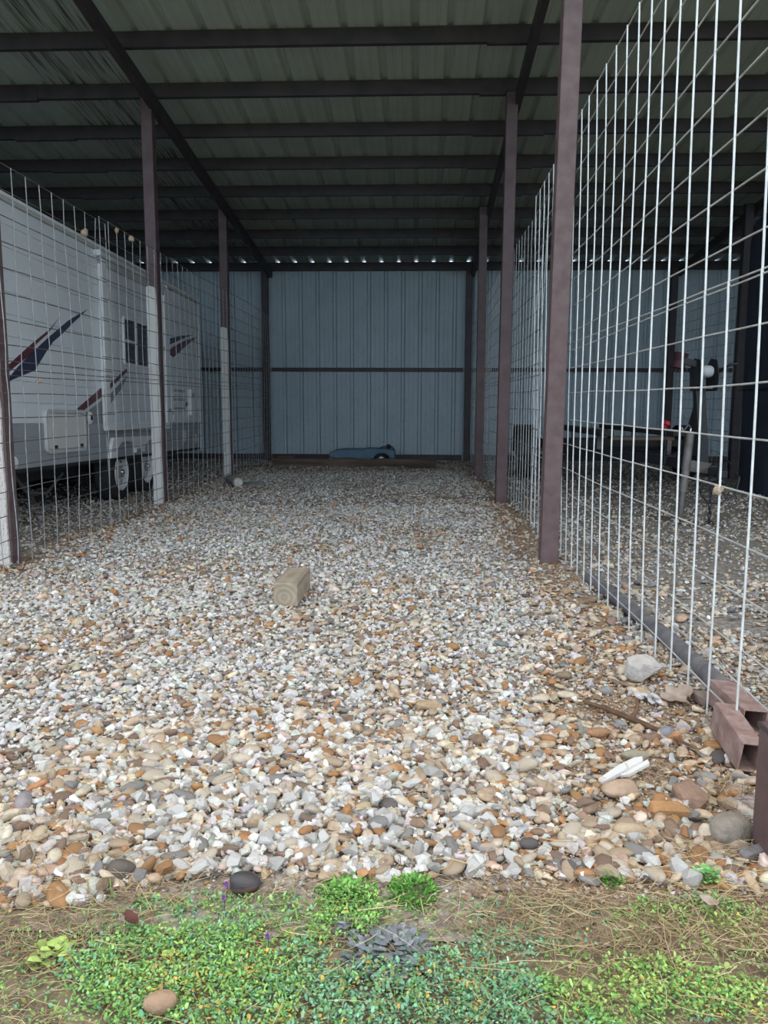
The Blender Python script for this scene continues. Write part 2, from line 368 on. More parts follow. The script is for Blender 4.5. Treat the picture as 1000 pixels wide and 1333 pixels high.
for px in (XL-BAY, XL, XR, XR+BAY):
    mb = MB(); x = px+0.0575+0.036
    y0, y1 = Y_FRONT+0.15, YB-0.02
    mb.bar((x, y0, roof_z(y0)-PH-0.075), (x, y1, roof_z(y1)-PH-0.075), 0.062, 0.14)
    mb.build('rafter', M['purlin'], ceiling, bevel=0.005)

# back wall
wall_back = shell('wall_back')
wall_me = sheet_mesh('wall_panel', 3, 1.0, M['wall'])
YW = YB+0.075
WH = roof_z(YW)-0.012
wall_me = sheet_mesh('wall_panel', 3, WH+0.06, M['wall'])
for i in range(NROOF):   # local y up, ribs outward
    o = child('wall_panel', wall_me, wall_back, (X0+i*PW, YW, -0.06))
    o.matrix_local = Matrix.Translation((X0+(i+1)*PW, YW, -0.06)) @ Matrix(((-1, 0, 0, 0), (0, 0, 1, 0), (0, 1, 0, 0), (0, 0, 0, 1)))
edges = [XA+0.02]+[XL+BAY*k for k in range(-2, 4) if XA < XL+BAY*k < XZ]+[XZ-0.02]
for a, b in zip(edges[:-1], edges[1:]):
    mb = MB(); mb.span((a+0.05, YW-0.055, 1.645), (b-0.05, YW-0.002, 1.712)); mb.build('girt', M['purlin'], wall_back, bevel=0.004)
    mb = MB(); mb.span((a+0.05, YW-0.05, 0.015), (b-0.05, YW-0.002, 0.115)); mb.build('base_rail', M['purlin'], wall_back, bevel=0.004)
for nm, x, sgn in (('wall_left', XA-0.01, 1), ('wall_right', XZ+0.01, -1)):  # unseen end walls, pulled inward and darkened to dim the bays
    w = shell(nm)
    mb = MB(); nseg = 14; ys = np.linspace(Y_FRONT+0.1, YB+0.1, nseg+1)
    for a, b in zip(ys[:-1], ys[1:]):
        m2 = MB(); za, zb_ = roof_z(a)-0.02, roof_z(b)-0.02
        m2.prism([(a+0.004, -0.05), (b-0.004, -0.05), (b-0.004, zb_), (a+0.004, za)], (x, 0, 0), (0, 1, 0), (0, 0, 1), (-0.02*sgn, 0, 0))
        m2.build('wall_panel', M['end_wall'], w)

# ------------------------------------------------------------------ posts
def post(x, y, label, board=None, bmat=None, m='maroon', nm='steel_post', top=None, lean=0.0):
    z0 = G(x, y)
    zt = (roof_z(y)-PH-0.002 if top is None else top)
    t = thing(nm, label, 'post', (x, y, z0))
    mb = MB(); w = 0.0575; h = zt-z0
    vs = [(a*w, b*w, -0.02) for a, b in ((-1, -1), (1, -1), (1, 1), (-1, 1))]+[(a*w+lean, b*w, h) for a, b in ((-1, -1), (1, -1), (1, 1), (-1, 1))]
    mb.add(vs, [(3, 2, 1, 0), (4, 5, 6, 7), (0, 1, 5, 4), (1, 2, 6, 5), (2, 3, 7, 6), (3, 0, 4, 7)])
    mb.build('shaft', M[m], t, bevel=0.008, seg=3)
    mb = MB(); mb.box((lean, 0, h-0.008), (0.15, 0.15, 0.012) if top is None else (0.12, 0.12, 0.012)); mb.build('cap_plate', M['purlin'], t, bevel=0.002)
    if board:
        mb = MB(); n = 10; zz = np.linspace(0.0, board-z0, n); pts = []
        L = [(-0.058+0.003*math.sin(i*2.1), z) for i, z in enumerate(zz)]; R_ = [(0.046+0.003*math.sin(i*1.7+1), z) for i, z in enumerate(zz)]
        poly = L+[(-0.03, board-z0+0.012), (0.01, board-z0+0.004), (0.04, board-z0-0.015)]+R_[:-1][::-1]
        mb.prism(poly, (0, -0.0585, 0), (1, 0, 0), (0, 0, 1), (0, -0.022, 0))
        b = mb.build('face_board', M[bmat or 'white_board'], t, bevel=0.002); b['label'] = 'white painted board fixed to the front of the post'
    return t
post(XL, D0, 'maroon steel post faced with a speckled white board, at left edge beside the trailer', 1.15, 'speckle_board', 'maroon_worn')
post(XL+0.025, D0+S, 'maroon steel post with tall white board, in front of the trailer window', 2.25, m='maroon')
post(XL+0.005, D0+2*S, 'maroon post with shorter white board, standing just behind the short grey log', 2.13)
post(XL-0.01, YB-0.06, 'dark post without board at left end of the empty bay back wall', top=3.44, m='purlin')  # maroon like the others, deep shade put into its colour
post(XR, D0, 'big worn maroon steel post standing by the right fence, brownest and closest full post', m='maroon_worn', lean=0.05)
post(XR+0.015, D0+S, 'plain maroon post on the right, second behind the big worn post', lean=0.02)
post(XR+0.02, D0+2*S, 'plain dark maroon post on the right, third before the back wall')
post(XR+0.035, YB-0.06, 'dark post at right end of the empty bay back wall', top=3.44, m='purlin')  # shade at the back painted into this post too
post(XR+BAY, D0+2*S, 'dark post seen through right wire fence, right of the trailer winch', m='purlin')
post(XR+BAY, YB-0.06, 'dark post against the back wall, seen through right fence left of winch', top=3.44, m='purlin')
tp = post(0.872, 1.765, 'short reddish maroon post stub cut off by right edge beside the rusty tube', m='maroon', top=0.325)

# ------------------------------------------------------------------ wire fences
def fence_panel(label, x, ya, yb, zlist, pitch, lean=0.0, ztilt=0.0, bow=0.012, group=None, m='wire', seed=0, dx_bot=0.0, r=0.0034, first=0.0):
    """a livestock panel: vertical stays and horizontal rods, each a wire of its own"""
    rg = np.random.default_rng(seed)
    z0 = G(x, (ya+yb)/2)
    t = thing('wire_panel', label, 'fence panel', (x, ya, z0), group=group)
    L = yb-ya; zl, zh = zlist[0], zlist[-1]; H = zh-zl
    ph = rg.uniform(0, 6, 4)
    zmax = 2.62
    def off(y, z):   # shared buckle of the whole panel
        return bow*(math.sin(1.1*y+ph[0])*math.sin(2.2*z+ph[1])+0.5*math.sin(2.7*y+1.7*z+ph[2])) + lean*(z/zmax-0.5) + dx_bot*(1-min(1, z/0.8))*max(0, 1-y/1.5)
    def zt(y, z): return z+ztilt*(1-y/L)*(z/zmax)
    ys_ = [0.0]+list(np.arange(first, L, pitch)) if first else [min(L, i*pitch) for i in range(int(round(L/pitch))+1)]
    for y in ys_:
        y = float(y); k = rg.uniform(-0.006, 0.006, 2)
        pts = []
        for j in range(9):
            z = zl+H*j/8
            wob = k[0]*math.sin(3*PI*j/8)+rg.uniform(-0.0022, 0.0022)
            pts.append((off(y, z)+0.5*wob, y+wob+0.01*k[1], zt(y, z)))
        mb = MB(); mb.tube(pts, r, 6); mb.build('vertical_wire', M[m], t, smooth=True, angle=80)
    for z in zlist:
        pts = []; nn = max(8, int(L/0.3)); kz = rg.uniform(-0.006, 0.006)
        for j in range(nn+1):
            y = (L+(0.22 if first else 0))*j/nn-(0.22 if first else 0); pts.append((off(y, z)+(1.7*r if x > 0 else -1.7*r), y, zt(y, z)+kz*math.sin(2.1*y)+rg.uniform(-0.002, 0.002)))
        mb = MB(); mb.tube(pts, r*(0.85 if m == 'wire' else 1.0), 6); mb.build('horizontal_wire', M['wire_rod_shade' if m == 'wire' else 'wire_dark'], t, smooth=True, angle=80)  # rods get darker copies of the wire, lighting put into colour
    return t
low = np.cumsum([0.012, 0.07, 0.11]+[0.16]*7).tolist()
hi = [round(1.275+v, 3) for v in np.cumsum([0.0, 0.09, 0.105]+[0.1645]*7)]
XF = XL+0.095
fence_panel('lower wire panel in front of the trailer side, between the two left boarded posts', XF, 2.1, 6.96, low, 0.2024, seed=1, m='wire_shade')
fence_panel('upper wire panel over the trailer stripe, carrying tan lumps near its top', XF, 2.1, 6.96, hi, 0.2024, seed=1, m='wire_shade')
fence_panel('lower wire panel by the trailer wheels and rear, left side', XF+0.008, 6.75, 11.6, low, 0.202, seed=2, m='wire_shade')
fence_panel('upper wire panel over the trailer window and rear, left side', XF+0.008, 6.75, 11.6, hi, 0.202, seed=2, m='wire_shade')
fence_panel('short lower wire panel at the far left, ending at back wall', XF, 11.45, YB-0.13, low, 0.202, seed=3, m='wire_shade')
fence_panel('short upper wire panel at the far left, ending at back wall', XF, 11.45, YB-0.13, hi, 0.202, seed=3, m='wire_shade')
XG = 0.972
low_r = [0.004, 0.094, 0.2, 0.311, 0.469, 0.625, 0.787, 0.95, 1.115, 1.28, 1.435]
hi_r = [v*0.962 for v in (1.425, 1.548, 1.712, 1.876, 2.04, 2.205, 2.37, 2.535, 2.70, 2.845)]
fence_panel('large bright lower wire panel at right, over the dark ground rail', XG, 2.36, 6.81, low_r, 0.20, seed=4, first=0.24, bow=0.007, lean=-0.03, r=0.0037)
fence_panel('large bright upper wire panel at right, rising past the top of the picture', XG, 2.36, 6.81, hi_r, 0.20, seed=4, first=0.24, ztilt=0.10, lean=-0.03, bow=0.007, r=0.0037)
XH = XR+0.108
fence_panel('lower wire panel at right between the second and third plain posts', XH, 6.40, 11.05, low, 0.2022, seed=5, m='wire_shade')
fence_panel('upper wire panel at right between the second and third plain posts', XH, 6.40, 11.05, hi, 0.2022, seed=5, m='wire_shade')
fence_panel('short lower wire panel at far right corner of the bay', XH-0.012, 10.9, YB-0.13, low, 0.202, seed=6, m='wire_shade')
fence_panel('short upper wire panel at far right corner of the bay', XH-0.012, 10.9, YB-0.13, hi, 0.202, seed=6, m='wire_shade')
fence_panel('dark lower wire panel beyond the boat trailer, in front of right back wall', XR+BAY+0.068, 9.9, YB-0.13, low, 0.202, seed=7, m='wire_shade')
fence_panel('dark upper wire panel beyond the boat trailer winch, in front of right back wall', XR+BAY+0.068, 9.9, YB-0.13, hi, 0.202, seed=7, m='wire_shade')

def lump(x, y, z, label, s=0.02, seed=0):
    t = thing('mud_lump', label, 'lump', (x, y, z))
    mb = MB(); mb.rock((0, 0, 0), (s*0.8, s, s*0.9), (0.3, 0.5, 0.2), seed, 2, 0.22); mb.build('body', M['lump'], t, smooth=True)
    mb = MB(); mb.rock((0.0, s*0.75, s*0.55), (s*0.5, s*0.55, s*0.5), (0, 0, 0), seed+3, 1, 0.2); mb.build('tip', M['lump'], t, smooth=True)
lump(XF+0.004, 6.475, 2.445+G(XF, 5), 'tan lump stuck on a left fence wire, lowest of the three near the top', 0.036, 1)
lump(XF+0.01, 7.166, 2.575, 'tan lump on the left fence top wire, middle one of three', 0.026, 2)
lump(XF+0.01, 7.521, 2.575, 'roundest tan lump on left fence top wire, closest to the boarded post', 0.034, 3)
lump(XF, 5.57, 1.215, 'small tan lump on left fence wire above the trailer hatch', 0.02, 4)
lump(XG+0.012, 2.61, 0.79, 'cream lump stuck at a wire crossing on right fence', 0.017, 5)

# ------------------------------------------------------------------ ground rail and rusty tube by the right fence
t = thing('ground_rail', 'long dark weathered rail lying along the foot of right wire fence', 'rail', (1.1, 3.4, G(1.1, 3.4)))
mb = MB(); mb.tube([(0.015, -0.86, 0.03), (0.0, 0.0, 0.03), (-0.03, 0.7, 0.022), (-0.06, 1.3, 0.005)], 0.037, 14); mb.build('pipe', M['dark_rail'], t, smooth=True)
mb = MB(); mb.tube([(0.015, -0.868, 0.03), (0.015, -0.855, 0.03)], 0.042, 14); mb.build('end_ring', M['dark_rail'], t, smooth=True)
def square_tube(label, x, y, z, L, rot, w=0.10, h=0.085, th=0.006):
    t = thing('square_tube', label, 'tube', (x, y, z), rot)
    mb = MB()
    for sx in (-1, 1): mb.span((sx*w/2-th/2, 0, -h/2), (sx*w/2+th/2, L, h/2))
    mb.build('side_wall', M['rust_tube'], t, bevel=0.002)
    mb = MB(); mb.span((-w/2-th/2, 0, h/2-th/2), (w/2+th/2, L, h/2+th/2)); mb.build('top_wall', M['rust_tube'], t, bevel=0.003)
    mb = MB(); mb.span((-w/2-th/2, 0, -h/2-th/2), (w/2+th/2, L, -h/2+th/2)); mb.build('bottom_wall', M['rust_tube'], t, bevel=0.003)
    return t
square_tube('short rusty square tube with open end, lying by the cut off maroon post', 0.955, 2.17, 0.058+G(0.95, 2.3), 0.24, (0.12, 0.10, -0.02), 0.058, 0.085)
square_tube('second rusty square tube piece lying behind the open ended one', 1.06, 2.40, 0.068+G(1.05, 2.4), 0.26, (0.02, 0.10, 0.06), 0.075, 0.075)

# ------------------------------------------------------------------ travel trailer
RV = thing('travel_trailer', 'white travel trailer with navy and maroon swooshes behind the left wire fence', 'trailer', (-3.30, 8.9, -0.012), (-0.022, 0, 0))
Y0, Y1, W = -4.5, 3.02, 2.45
ZB, ZT = 0.46, 2.66
mb = MB(); mb.span((-W, Y0, ZB), (-0.012, Y1, ZT)); mb.build('body', M['rv_white'], RV, bevel=0.03, seg=3)
zs = [0.47, 0.60, 0.725, 0.848]
for a, b in zip(zs[:-1], zs[1:]):
    mb = MB(); mb.span((-0.014, Y0+0.02, a+0.002), (0.0, Y1-0.02, b-0.002)); mb.build('grey_siding', M['rv_grey'], RV, bevel=0.004)
zs = np.linspace(0.848, 2.60, 11)
for a, b in zip(zs[:-1], zs[1:]):
    mb = MB(); mb.span((-0.014, Y0+0.02, a+0.0015), (0.0, Y1-0.02, b-0.0015)); mb.build('siding', M['rv_white'], RV, bevel=0.003)
mb = MB(); mb.span((-0.03, Y0, 2.60), (0.022, Y1+0.01, 2.632)); mb.build('roof_gutter', M['rv_gutter'], RV, bevel=0.006)
mb = MB(); mb.span((-0.05, Y0, 2.638), (0.012, Y1+0.01, 2.672)); mb.build('roof_edge', M['rv_trim'], RV, bevel=0.008)
mb = MB(); mb.span((-0.035, Y1-0.03, 0.42), (0.012, Y1+0.012, 2.62)); mb.build('corner_trim', M['rv_trim'], RV, bevel=0.006)
mb = MB(); mb.span((-W+0.25, Y0, 0.30), (-0.35, Y1-0.1, 0.455)); mb.build('chassis', M['chassis'], RV, bevel=0.01)
mb = MB(); mb.span((-0.05, Y0, 0.44), (-0.004, Y1, 0.472)); mb.build('skirt_edge', M['chassis'], RV)
mb = MB(); mb.bar((-W+0.2, -0.16, 0.28), (-0.2, -0.16, 0.28), 0.07, 0.07); mb.build('axle', M['chassis'], RV)
mb = MB(); mb.bar((-W+0.2, 0.70, 0.28), (-0.2, 0.70, 0.28), 0.07, 0.07); mb.build('axle', M['chassis'], RV)
# slide-out
SX = 0.045
sy = lambda v: (8.9+v)*1.0204-8.9
sz = lambda v: 1.067+(v-1.067)*1.0204
sl = None
mb = MB(); mb.span((-0.3, sy(-0.905), sz(0.80)), (SX-0.008, sy(1.10), sz(2.50))); sl = mb.build('slide_out', M['rv_white'], RV, bevel=0.01)
zs = np.linspace(sz(0.86), sz(2.40), 10)
for a, b in zip(zs[:-1], zs[1:]):
    mb = MB(); mb.span((SX-0.010, sy(-0.82), a+0.0015), (SX, sy(1.03), b-0.0015)); mb.build('slide_siding', M['rv_white'], sl, bevel=0.003)
for a, b in ((-0.93, -0.82), (1.03, 1.115)):
    mb = MB(); mb.span((SX-0.03, sy(a), sz(0.80)), (SX+0.018, sy(b), sz(2.50))); mb.build('slide_trim', M['rv_trim'], sl, bevel=0.006)
mb = MB(); mb.span((SX-0.03, sy(-0.93), sz(2.43)), (SX+0.016, sy(1.115), sz(2.51))); mb.build('slide_trim', M['rv_gutter'], sl, bevel=0.006)
mb = MB(); mb.span((SX-0.03, sy(-0.93), sz(0.775)), (SX+0.022, sy(1.115), sz(0.855))); mb.build('slide_trim', M['rv_trim'], sl, bevel=0.006)
mb = MB(); mb.tube([(SX-0.01, sy(-0.93), sz(2.54)), (SX-0.01, sy(1.12), sz(2.54))], 0.028, 14); mb.build('awning_roll', M['rv_white'], RV, smooth=True)
for y in (sy(-0.95), sy(1.14)):
    mb = MB(); mb.span((-0.02, y-0.012, sz(2.51)), (SX+0.02, y+0.012, sz(2.57))); mb.build('awning_bracket', M['rv_trim'], RV, bevel=0.006)
mb = MB(); mb.span((SX, sy(-0.70), sz(2.26)), (SX+0.004, sy(0.95), sz(2.272))); mb.build('slide_seam', M['rv_gutter'], sl)
mb = MB(); mb.span((SX, sy(-0.72), sz(1.99)), (SX+0.004, sy(-0.708), sz(2.272))); mb.build('slide_seam', M['rv_gutter'], sl)
# window in the slide-out
def rrect(y0, y1, z0, z1, r, n=5):
    pts = []
    for cy, cz, a0 in ((y1-r, z1-r, 0), (y0+r, z1-r, PI/2), (y0+r, z0+r, PI), (y1-r, z0+r, 1.5*PI)):
        pts += [(cy+r*math.cos(a0+PI/2*k/n), cz+r*math.sin(a0+PI/2*k/n)) for k in range(n+1)]
    return pts
def ring(mb, outer, inner, x0, dx, mi=0):
    n = len(outer); vs = [(x0, *p) for p in outer]+[(x0, *p) for p in inner]+[(x0+dx, *p) for p in outer]+[(x0+dx, *p) for p in inner]
    fs = []
    for i in range(n):
        j = (i+1) % n
        fs += [(i, j, n+j, n+i), (2*n+i, 3*n+i, 3*n+j, 2*n+j), (i, 2*n+i, 2*n+j, j), (n+i, n+j, 3*n+j, 3*n+i)]
    mb.add(vs, fs, mi)
WY0, WY1, WZ0, WZ1 = sy(-0.385), sy(0.42), sz(1.475), sz(2.0)
mb = MB(); ring(mb, rrect(WY0, WY1, WZ0, WZ1, 0.06), rrect(WY0+0.03, WY1-0.03, WZ0+0.03, WZ1-0.03, 0.04), SX-0.004, 0.024)
mb.span((SX-0.002, sy(-0.02), WZ0+0.01), (SX+0.018, sy(0.025), WZ1-0.01)); mb.span((SX-0.002, WY0+0.01, sz(1.725)), (SX+0.018, sy(0.0), sz(1.755)))
wf = mb.build('window', M['rv_trim'], sl, bevel=0.002)
wf['label'] = 'white framed side window with dark panes'
for a, b, c, d in ((WY0+0.025, sy(-0.02), WZ0+0.025, sz(1.727)), (WY0+0.025, sy(-0.02), sz(1.753), WZ1-0.025), (sy(0.024), WY1-0.025, WZ0+0.025, WZ1-0.025)):
    mb = MB(); mb.span((SX-0.006, a, c), (SX+0.006, b, d)); mb.build('window_pane', M['glass_dark'], sl)
# decals
def decal(name, poly, m, x=0.0012, par=None):
    if par is not None: poly = [(sy(a), sz(b)) for a, b in poly]
    mb = MB(); mb.prism(poly, (x, 0, 0), (0, 1, 0), (0, 0, 1), (0.002, 0, 0)); return mb.build(name, M[m], par or RV)
decal('navy_swoosh', [(-1.011, 1.974), (-1.215, 1.903), (-1.479, 1.804), (-1.696, 1.701), (-1.901, 1.604), (-2.261, 1.42), (-2.465, 1.309), (-2.75, 1.13), (-2.55, 1.205), (-2.171, 1.301), (-1.942, 1.48), (-1.799, 1.581), (-1.604, 1.672), (-1.381, 1.791)], 'navy')
decal('maroon_swoosh', [(-1.654, 1.812), (-1.864, 1.681), (-2.147, 1.552), (-2.383, 1.434), (-2.638, 1.303), (-2.95, 1.16), (-2.95, 1.09), (-2.636, 1.248), (-2.464, 1.331), (-2.184, 1.451), (-2.122, 1.529), (-1.898, 1.641)], 'maroon_decal')
decal('maroon_stripe', [(-1.39, 0.975), (-1.05, 1.10), (-0.716, 1.22), (-0.716, 1.127), (-1.215, 0.97)], 'maroon_decal')
decal('silver_stripe', [(-1.215, 0.968), (-0.716, 1.125), (-0.716, 1.09), (-1.18, 0.945)], 'silver_decal', 0.0014)
decal('grey_wedge', [(-1.18, 0.945), (-0.716, 1.09), (-0.716, 0.842), (-1.18, 0.842)], 'grey_decal')
decal('maroon_stripe', [(-0.80, 1.245), (-0.763, 1.265), (-0.313, 1.44), (-0.281, 1.413), (-0.767, 1.213), (-0.80, 1.198)], 'maroon_decal', SX+0.001, sl)
decal('grey_wedge', [(-0.285, 1.367), (-0.773, 1.158), (-0.782, 1.055), (-0.468, 1.218)], 'grey_decal', SX+0.001, sl)
decal('navy_swoosh', [(1.577, 1.951), (2.096, 2.041), (2.724, 2.123), (2.276, 2.029), (1.57, 1.87)], 'navy')
decal('maroon_swoosh', [(1.565, 1.805), (1.838, 1.886), (2.386, 2.018), (2.95, 2.115), (2.361, 1.935), (1.757, 1.722), (1.592, 1.737)], 'maroon_decal')
decal('navy_swoosh', [(0.804, 1.722), (1.025, 1.805), (1.025, 1.76), (0.8, 1.672)], 'navy', SX+0.001, sl)
decal('navy_swoosh', [(1.118, 0.983), (1.531, 1.029), (2.349, 1.14), (2.384, 1.098), (2.081, 1.027), (1.526, 0.981)], 'navy')
# hatch
HY0, HY1, HZ0, HZ1 = -2.05, -1.20, 0.575, 0.975
mb = MB(); ring(mb, rrect(HY0, HY1, HZ0, HZ1, 0.07), rrect(HY0+0.035, HY1-0.035, HZ0+0.035, HZ1-0.035, 0.045), -0.002, 0.028)
h = mb.build('hatch_frame', M['hatch_frame'], RV, bevel=0.004)
mb = MB(); mb.prism(rrect(HY0+0.04, HY1-0.04, HZ0+0.04, HZ1-0.04, 0.045), (0.0, 0, 0), (0, 1, 0), (0, 0, 1), (0.022, 0, 0)); mb.build('hatch_door', M['hatch'], RV, bevel=0.003)
for y in (HY0+0.17, HY1-0.13):
    mb = MB(); mb.span((0.018, y-0.025, HZ0+0.045), (0.032, y+0.025, HZ0+0.075)); mb.build('latch', M['black_part'], h, bevel=0.003)
# round fittings
def disc(name, y, z, r, m, d=0.02, inner=None):
    mb = MB(); mb.lathe([(0.0001, d), (r*0.75, d), (r, d*0.5), (r, -0.004), (0.0001, -0.004)], (0, y, z), (1, 0, 0), 20); o = mb.build(name, M[m], RV, smooth=True)
    if inner:
        mb = MB(); mb.lathe([(0.0001, d+0.004), (r*0.45, d+0.003), (r*0.45, d-0.004)], (0, y, z), (1, 0, 0), 14); mb.build(name+'_center', M[inner], o, smooth=True)
disc('water_inlet', -1.06, 0.90, 0.062, 'rv_trim', 0.02, 'black_part')
disc('drain_cap', -2.60, 0.53, 0.05, 'rv_trim')
disc('utility_cap', 1.69, 0.905, 0.05, 'rv_trim')
disc('cable_port', 2.16, 0.66, 0.085, 'hatch_frame')
disc('cable_port', 2.74, 0.60, 0.07, 'hatch_frame')
# fridge vent
mb = MB(); mb.span((-0.002, 1.60, 0.99), (0.014, 2.20, 1.335)); v = mb.build('fridge_vent', M['rv_trim'], RV, bevel=0.004)
for k in range(5):
    z = 1.04+k*0.06; mb = MB(); mb.box((0.020, 1.90, z), (0.014, 0.50, 0.03), (0, 0.5, 0)); mb.build('louvre', M['rv_trim' if k % 2 else 'plastic_grey'], v)
mb = MB(); mb.span((-0.002, 2.365, 0.935), (0.02, 2.93, 1.33)); v = mb.build('heater_door', M['rv_trim'], RV, bevel=0.006)
mb = MB(); mb.prism(rrect(2.54, 2.62, 1.20, 1.275, 0.035), (0.018, 0, 0), (0, 1, 0), (0, 0, 1), (0.006, 0, 0)); mb.build('keyhole', M['black_part'], v)
mb = MB(); mb.span((0.018, 2.385, 0.95), (0.05, 2.44, 1.32)); mb.build('door_edge', M['rv_trim'], v, bevel=0.006)
# fender skirt with two arches
def arch(c, hw, z0, zt, n=12): return [(c+hw*math.cos(PI*k/n), z0+(zt-z0)*math.sin(PI*k/n)**0.75) for k in range(n+1)]
f = [(1.10, 0.43), (1.085, 0.62), (1.04, 0.69), (-0.53, 0.69), (-0.58, 0.62), (-0.625, 0.47), (-0.45, 0.47)]
f2 = arch(-0.14, 0.29, 0.50, 0.645)[::-1]
f3 = arch(0.72, 0.29, 0.50, 0.645)[::-1]
poly = f+f2+[(0.19, 0.545), (0.39, 0.545)]+f3+[(1.02, 0.43)]
mb = MB(); mb.prism(poly, (-0.006, 0, 0), (0, 1, 0), (0, 0, 1), (0.04, 0, 0)); fe = mb.build('fender_skirt', M['rv_trim'], RV, bevel=0.006)
sq = [(0.034, 0.20+0.10*k/16, 0.600+0.012*math.sin(k*1.15)) for k in range(17)]
mb = MB(); mb.tube(sq, 0.003, 4); mb.build('script_mark', M['plastic_grey'], fe)
mb = MB(); mb.span((-0.30, -0.55, 0.47), (-0.015, 1.05, 0.68)); mb.build('wheel_well', M['chassis'], RV)
def wheel(par, x, y, z, r=0.315, w=0.21, rim='rim', sgn=1, hub=True):
    ax = (sgn, 0, 0)
    mb = MB(); mb.lathe([(r*0.62, -w), (r*0.93, -w), (r, -w+0.03), (r, -0.035), (r*0.95, -0.005), (r*0.8, 0.006), (r*0.66, 0.0), (r*0.62, -0.02)], (x, y, z), ax, 40)
    t = mb.build('tyre', M['rubber'], par, smooth=True)
    mb = MB(); mb.lathe([(r*0.66, -0.002), (r*0.63, 0.006), (r*0.60, -0.012), (r*0.56, -0.045), (r*0.40, -0.05), (r*0.36, -0.022), (r*0.24, -0.016), (r*0.22, -0.04), (0.0001, -0.04)], (x, y, z), ax, 40)
    rm = mb.build('wheel_rim', M[rim], t, smooth=True)
    for k in range(8):
        a = 2*PI*k/8; yy, zz = y+r*0.48*math.cos(a), z+r*0.48*math.sin(a)
        mb = MB(); mb.lathe([(0.0001, -0.044), (0.018, -0.044), (0.018, -0.06)], (x, yy, zz), ax, 8); mb.build('rim_hole', M['black_part'], t)
    if hub:
        mb = MB(); mb.lathe([(0.0001, 0.03), (0.03, 0.026), (0.036, 0.0), (0.036, -0.04)], (x, y, z), ax, 16); mb.build('hub_cap', M['chrome'], t, smooth=True)
        for k in range(5):
            a = 2*PI*k/5+0.3; mb = MB(); mb.lathe([(0.0001, 0.012), (0.010, 0.01), (0.011, -0.03)], (x, y+0.062*math.cos(a), z+0.062*math.sin(a)), ax, 8); mb.build('lug_nut', M['chrome'], t)
    return t
zc = 0.315-0.012
wheel(RV, -0.035, -0.16, zc-0.008); wheel(RV, -0.035, 0.70, zc+0.012)
mb = MB(); mb.bar((-0.5, -1.55, 0.40), (-0.5, -1.30, 0.05), 0.05, 0.03); mb.build('stabiliser', M['galv'], RV)
mb = MB(); mb.tube([(-0.35, -2.0, 0.42), (-0.36, -1.7, 0.20), (-0.34, -1.35, 0.16), (-0.36, -0.95, 0.33)], 0.018, 8); mb.build('drain_pipe', M['galv'], RV, smooth=True)

# ------------------------------------------------------------------ boat trailer in the right bay
BT = thing('boat_trailer', 'dark empty boat trailer with winch stand, parked behind right wire fence', 'trailer', (2.62, 7.12, G(2.62, 7.2)))
mb = MB(); mb.bar((0.05, 0.12, 0.44), (0.0, 2.4, 0.46), 0.08, 0.10); mb.build('tongue', M['chassis'], BT, bevel=0.006)
mb = MB(); mb.bar((0.05, -0.12, 0.43), (0.05, 0.14, 0.44), 0.09, 0.07); mb.build('coupler', M['chassis'], BT, bevel=0.01)
for s in (-1, 1):
    mb = MB(); mb.bar((0.02*s, 1.2, 0.46), (0.78*s, 3.0, 0.46), 0.06, 0.10); mb.bar((0.78*s, 2.97, 0.46), (0.78*s, 6.2, 0.46), 0.06, 0.10); mb.build('side_rail', M['chassis'], BT, bevel=0.006)
    mb = MB(); mb.bar((0.42*s, 2.2, 0.70), (0.42*s, 6.0, 0.68), 0.16, 0.07); mb.build('bunk', M['bunk'], BT, bevel=0.012)
    for y in (2.6, 4.2, 5.8):
        mb = MB(); mb.bar((0.42*s, y, 0.40), (0.42*s, y, 0.68), 0.05, 0.05); mb.build('bunk_bracket', M['galv'], BT)
    xw = 1.12*s
    wheel(BT, xw+0.10*s, 4.1, 0.30, 0.30, 0.2, 'galv', s, False)
    pr = [(4.1+0.40*math.cos(a), 0.33+0.40*math.sin(a)) for a in np.linspace(0.05, PI-0.05, 14)]
    pr2 = [(4.1+0.42*math.cos(a), 0.33+0.42*math.sin(a)) for a in np.linspace(PI-0.05, 0.05, 14)]
    mb = MB(); mb.prism(pr+pr2, (xw-0.13 if s > 0 else xw-0.13, 0, 0), (0, 1, 0), (0, 0, 1), (0.26, 0, 0)); mb.build('fender', M['chassis'], BT, bevel=0.004)
    mb = MB(); mb.span((min(0.78*s, 1.0*s), 3.75, 0.40), (max(0.78*s, 1.0*s), 4.45, 0.44)); mb.build('step_plate', M['chassis'], BT)
for y in (3.05, 4.1, 5.2, 6.15):
    mb = MB(); mb.bar((-0.78, y, 0.44), (0.78, y, 0.44), 0.06, 0.07); mb.build('cross_member', M['chassis'], BT)
mb = MB(); mb.bar((-1.1, 4.1, 0.30), (1.1, 4.1, 0.30), 0.06, 0.06); mb.build('axle', M['chassis'], BT)
mb = MB(); mb.span((-0.72, 2.75, 0.52), (0.72, 3.35, 0.60)); mb.build('front_deck', M['bunk'], BT, bevel=0.01)
mb = MB(); mb.span((-0.36, 2.2, 0.62), (0.36, 2.45, 0.66)); mb.build('front_plank', M['old_wood'], BT, bevel=0.006)
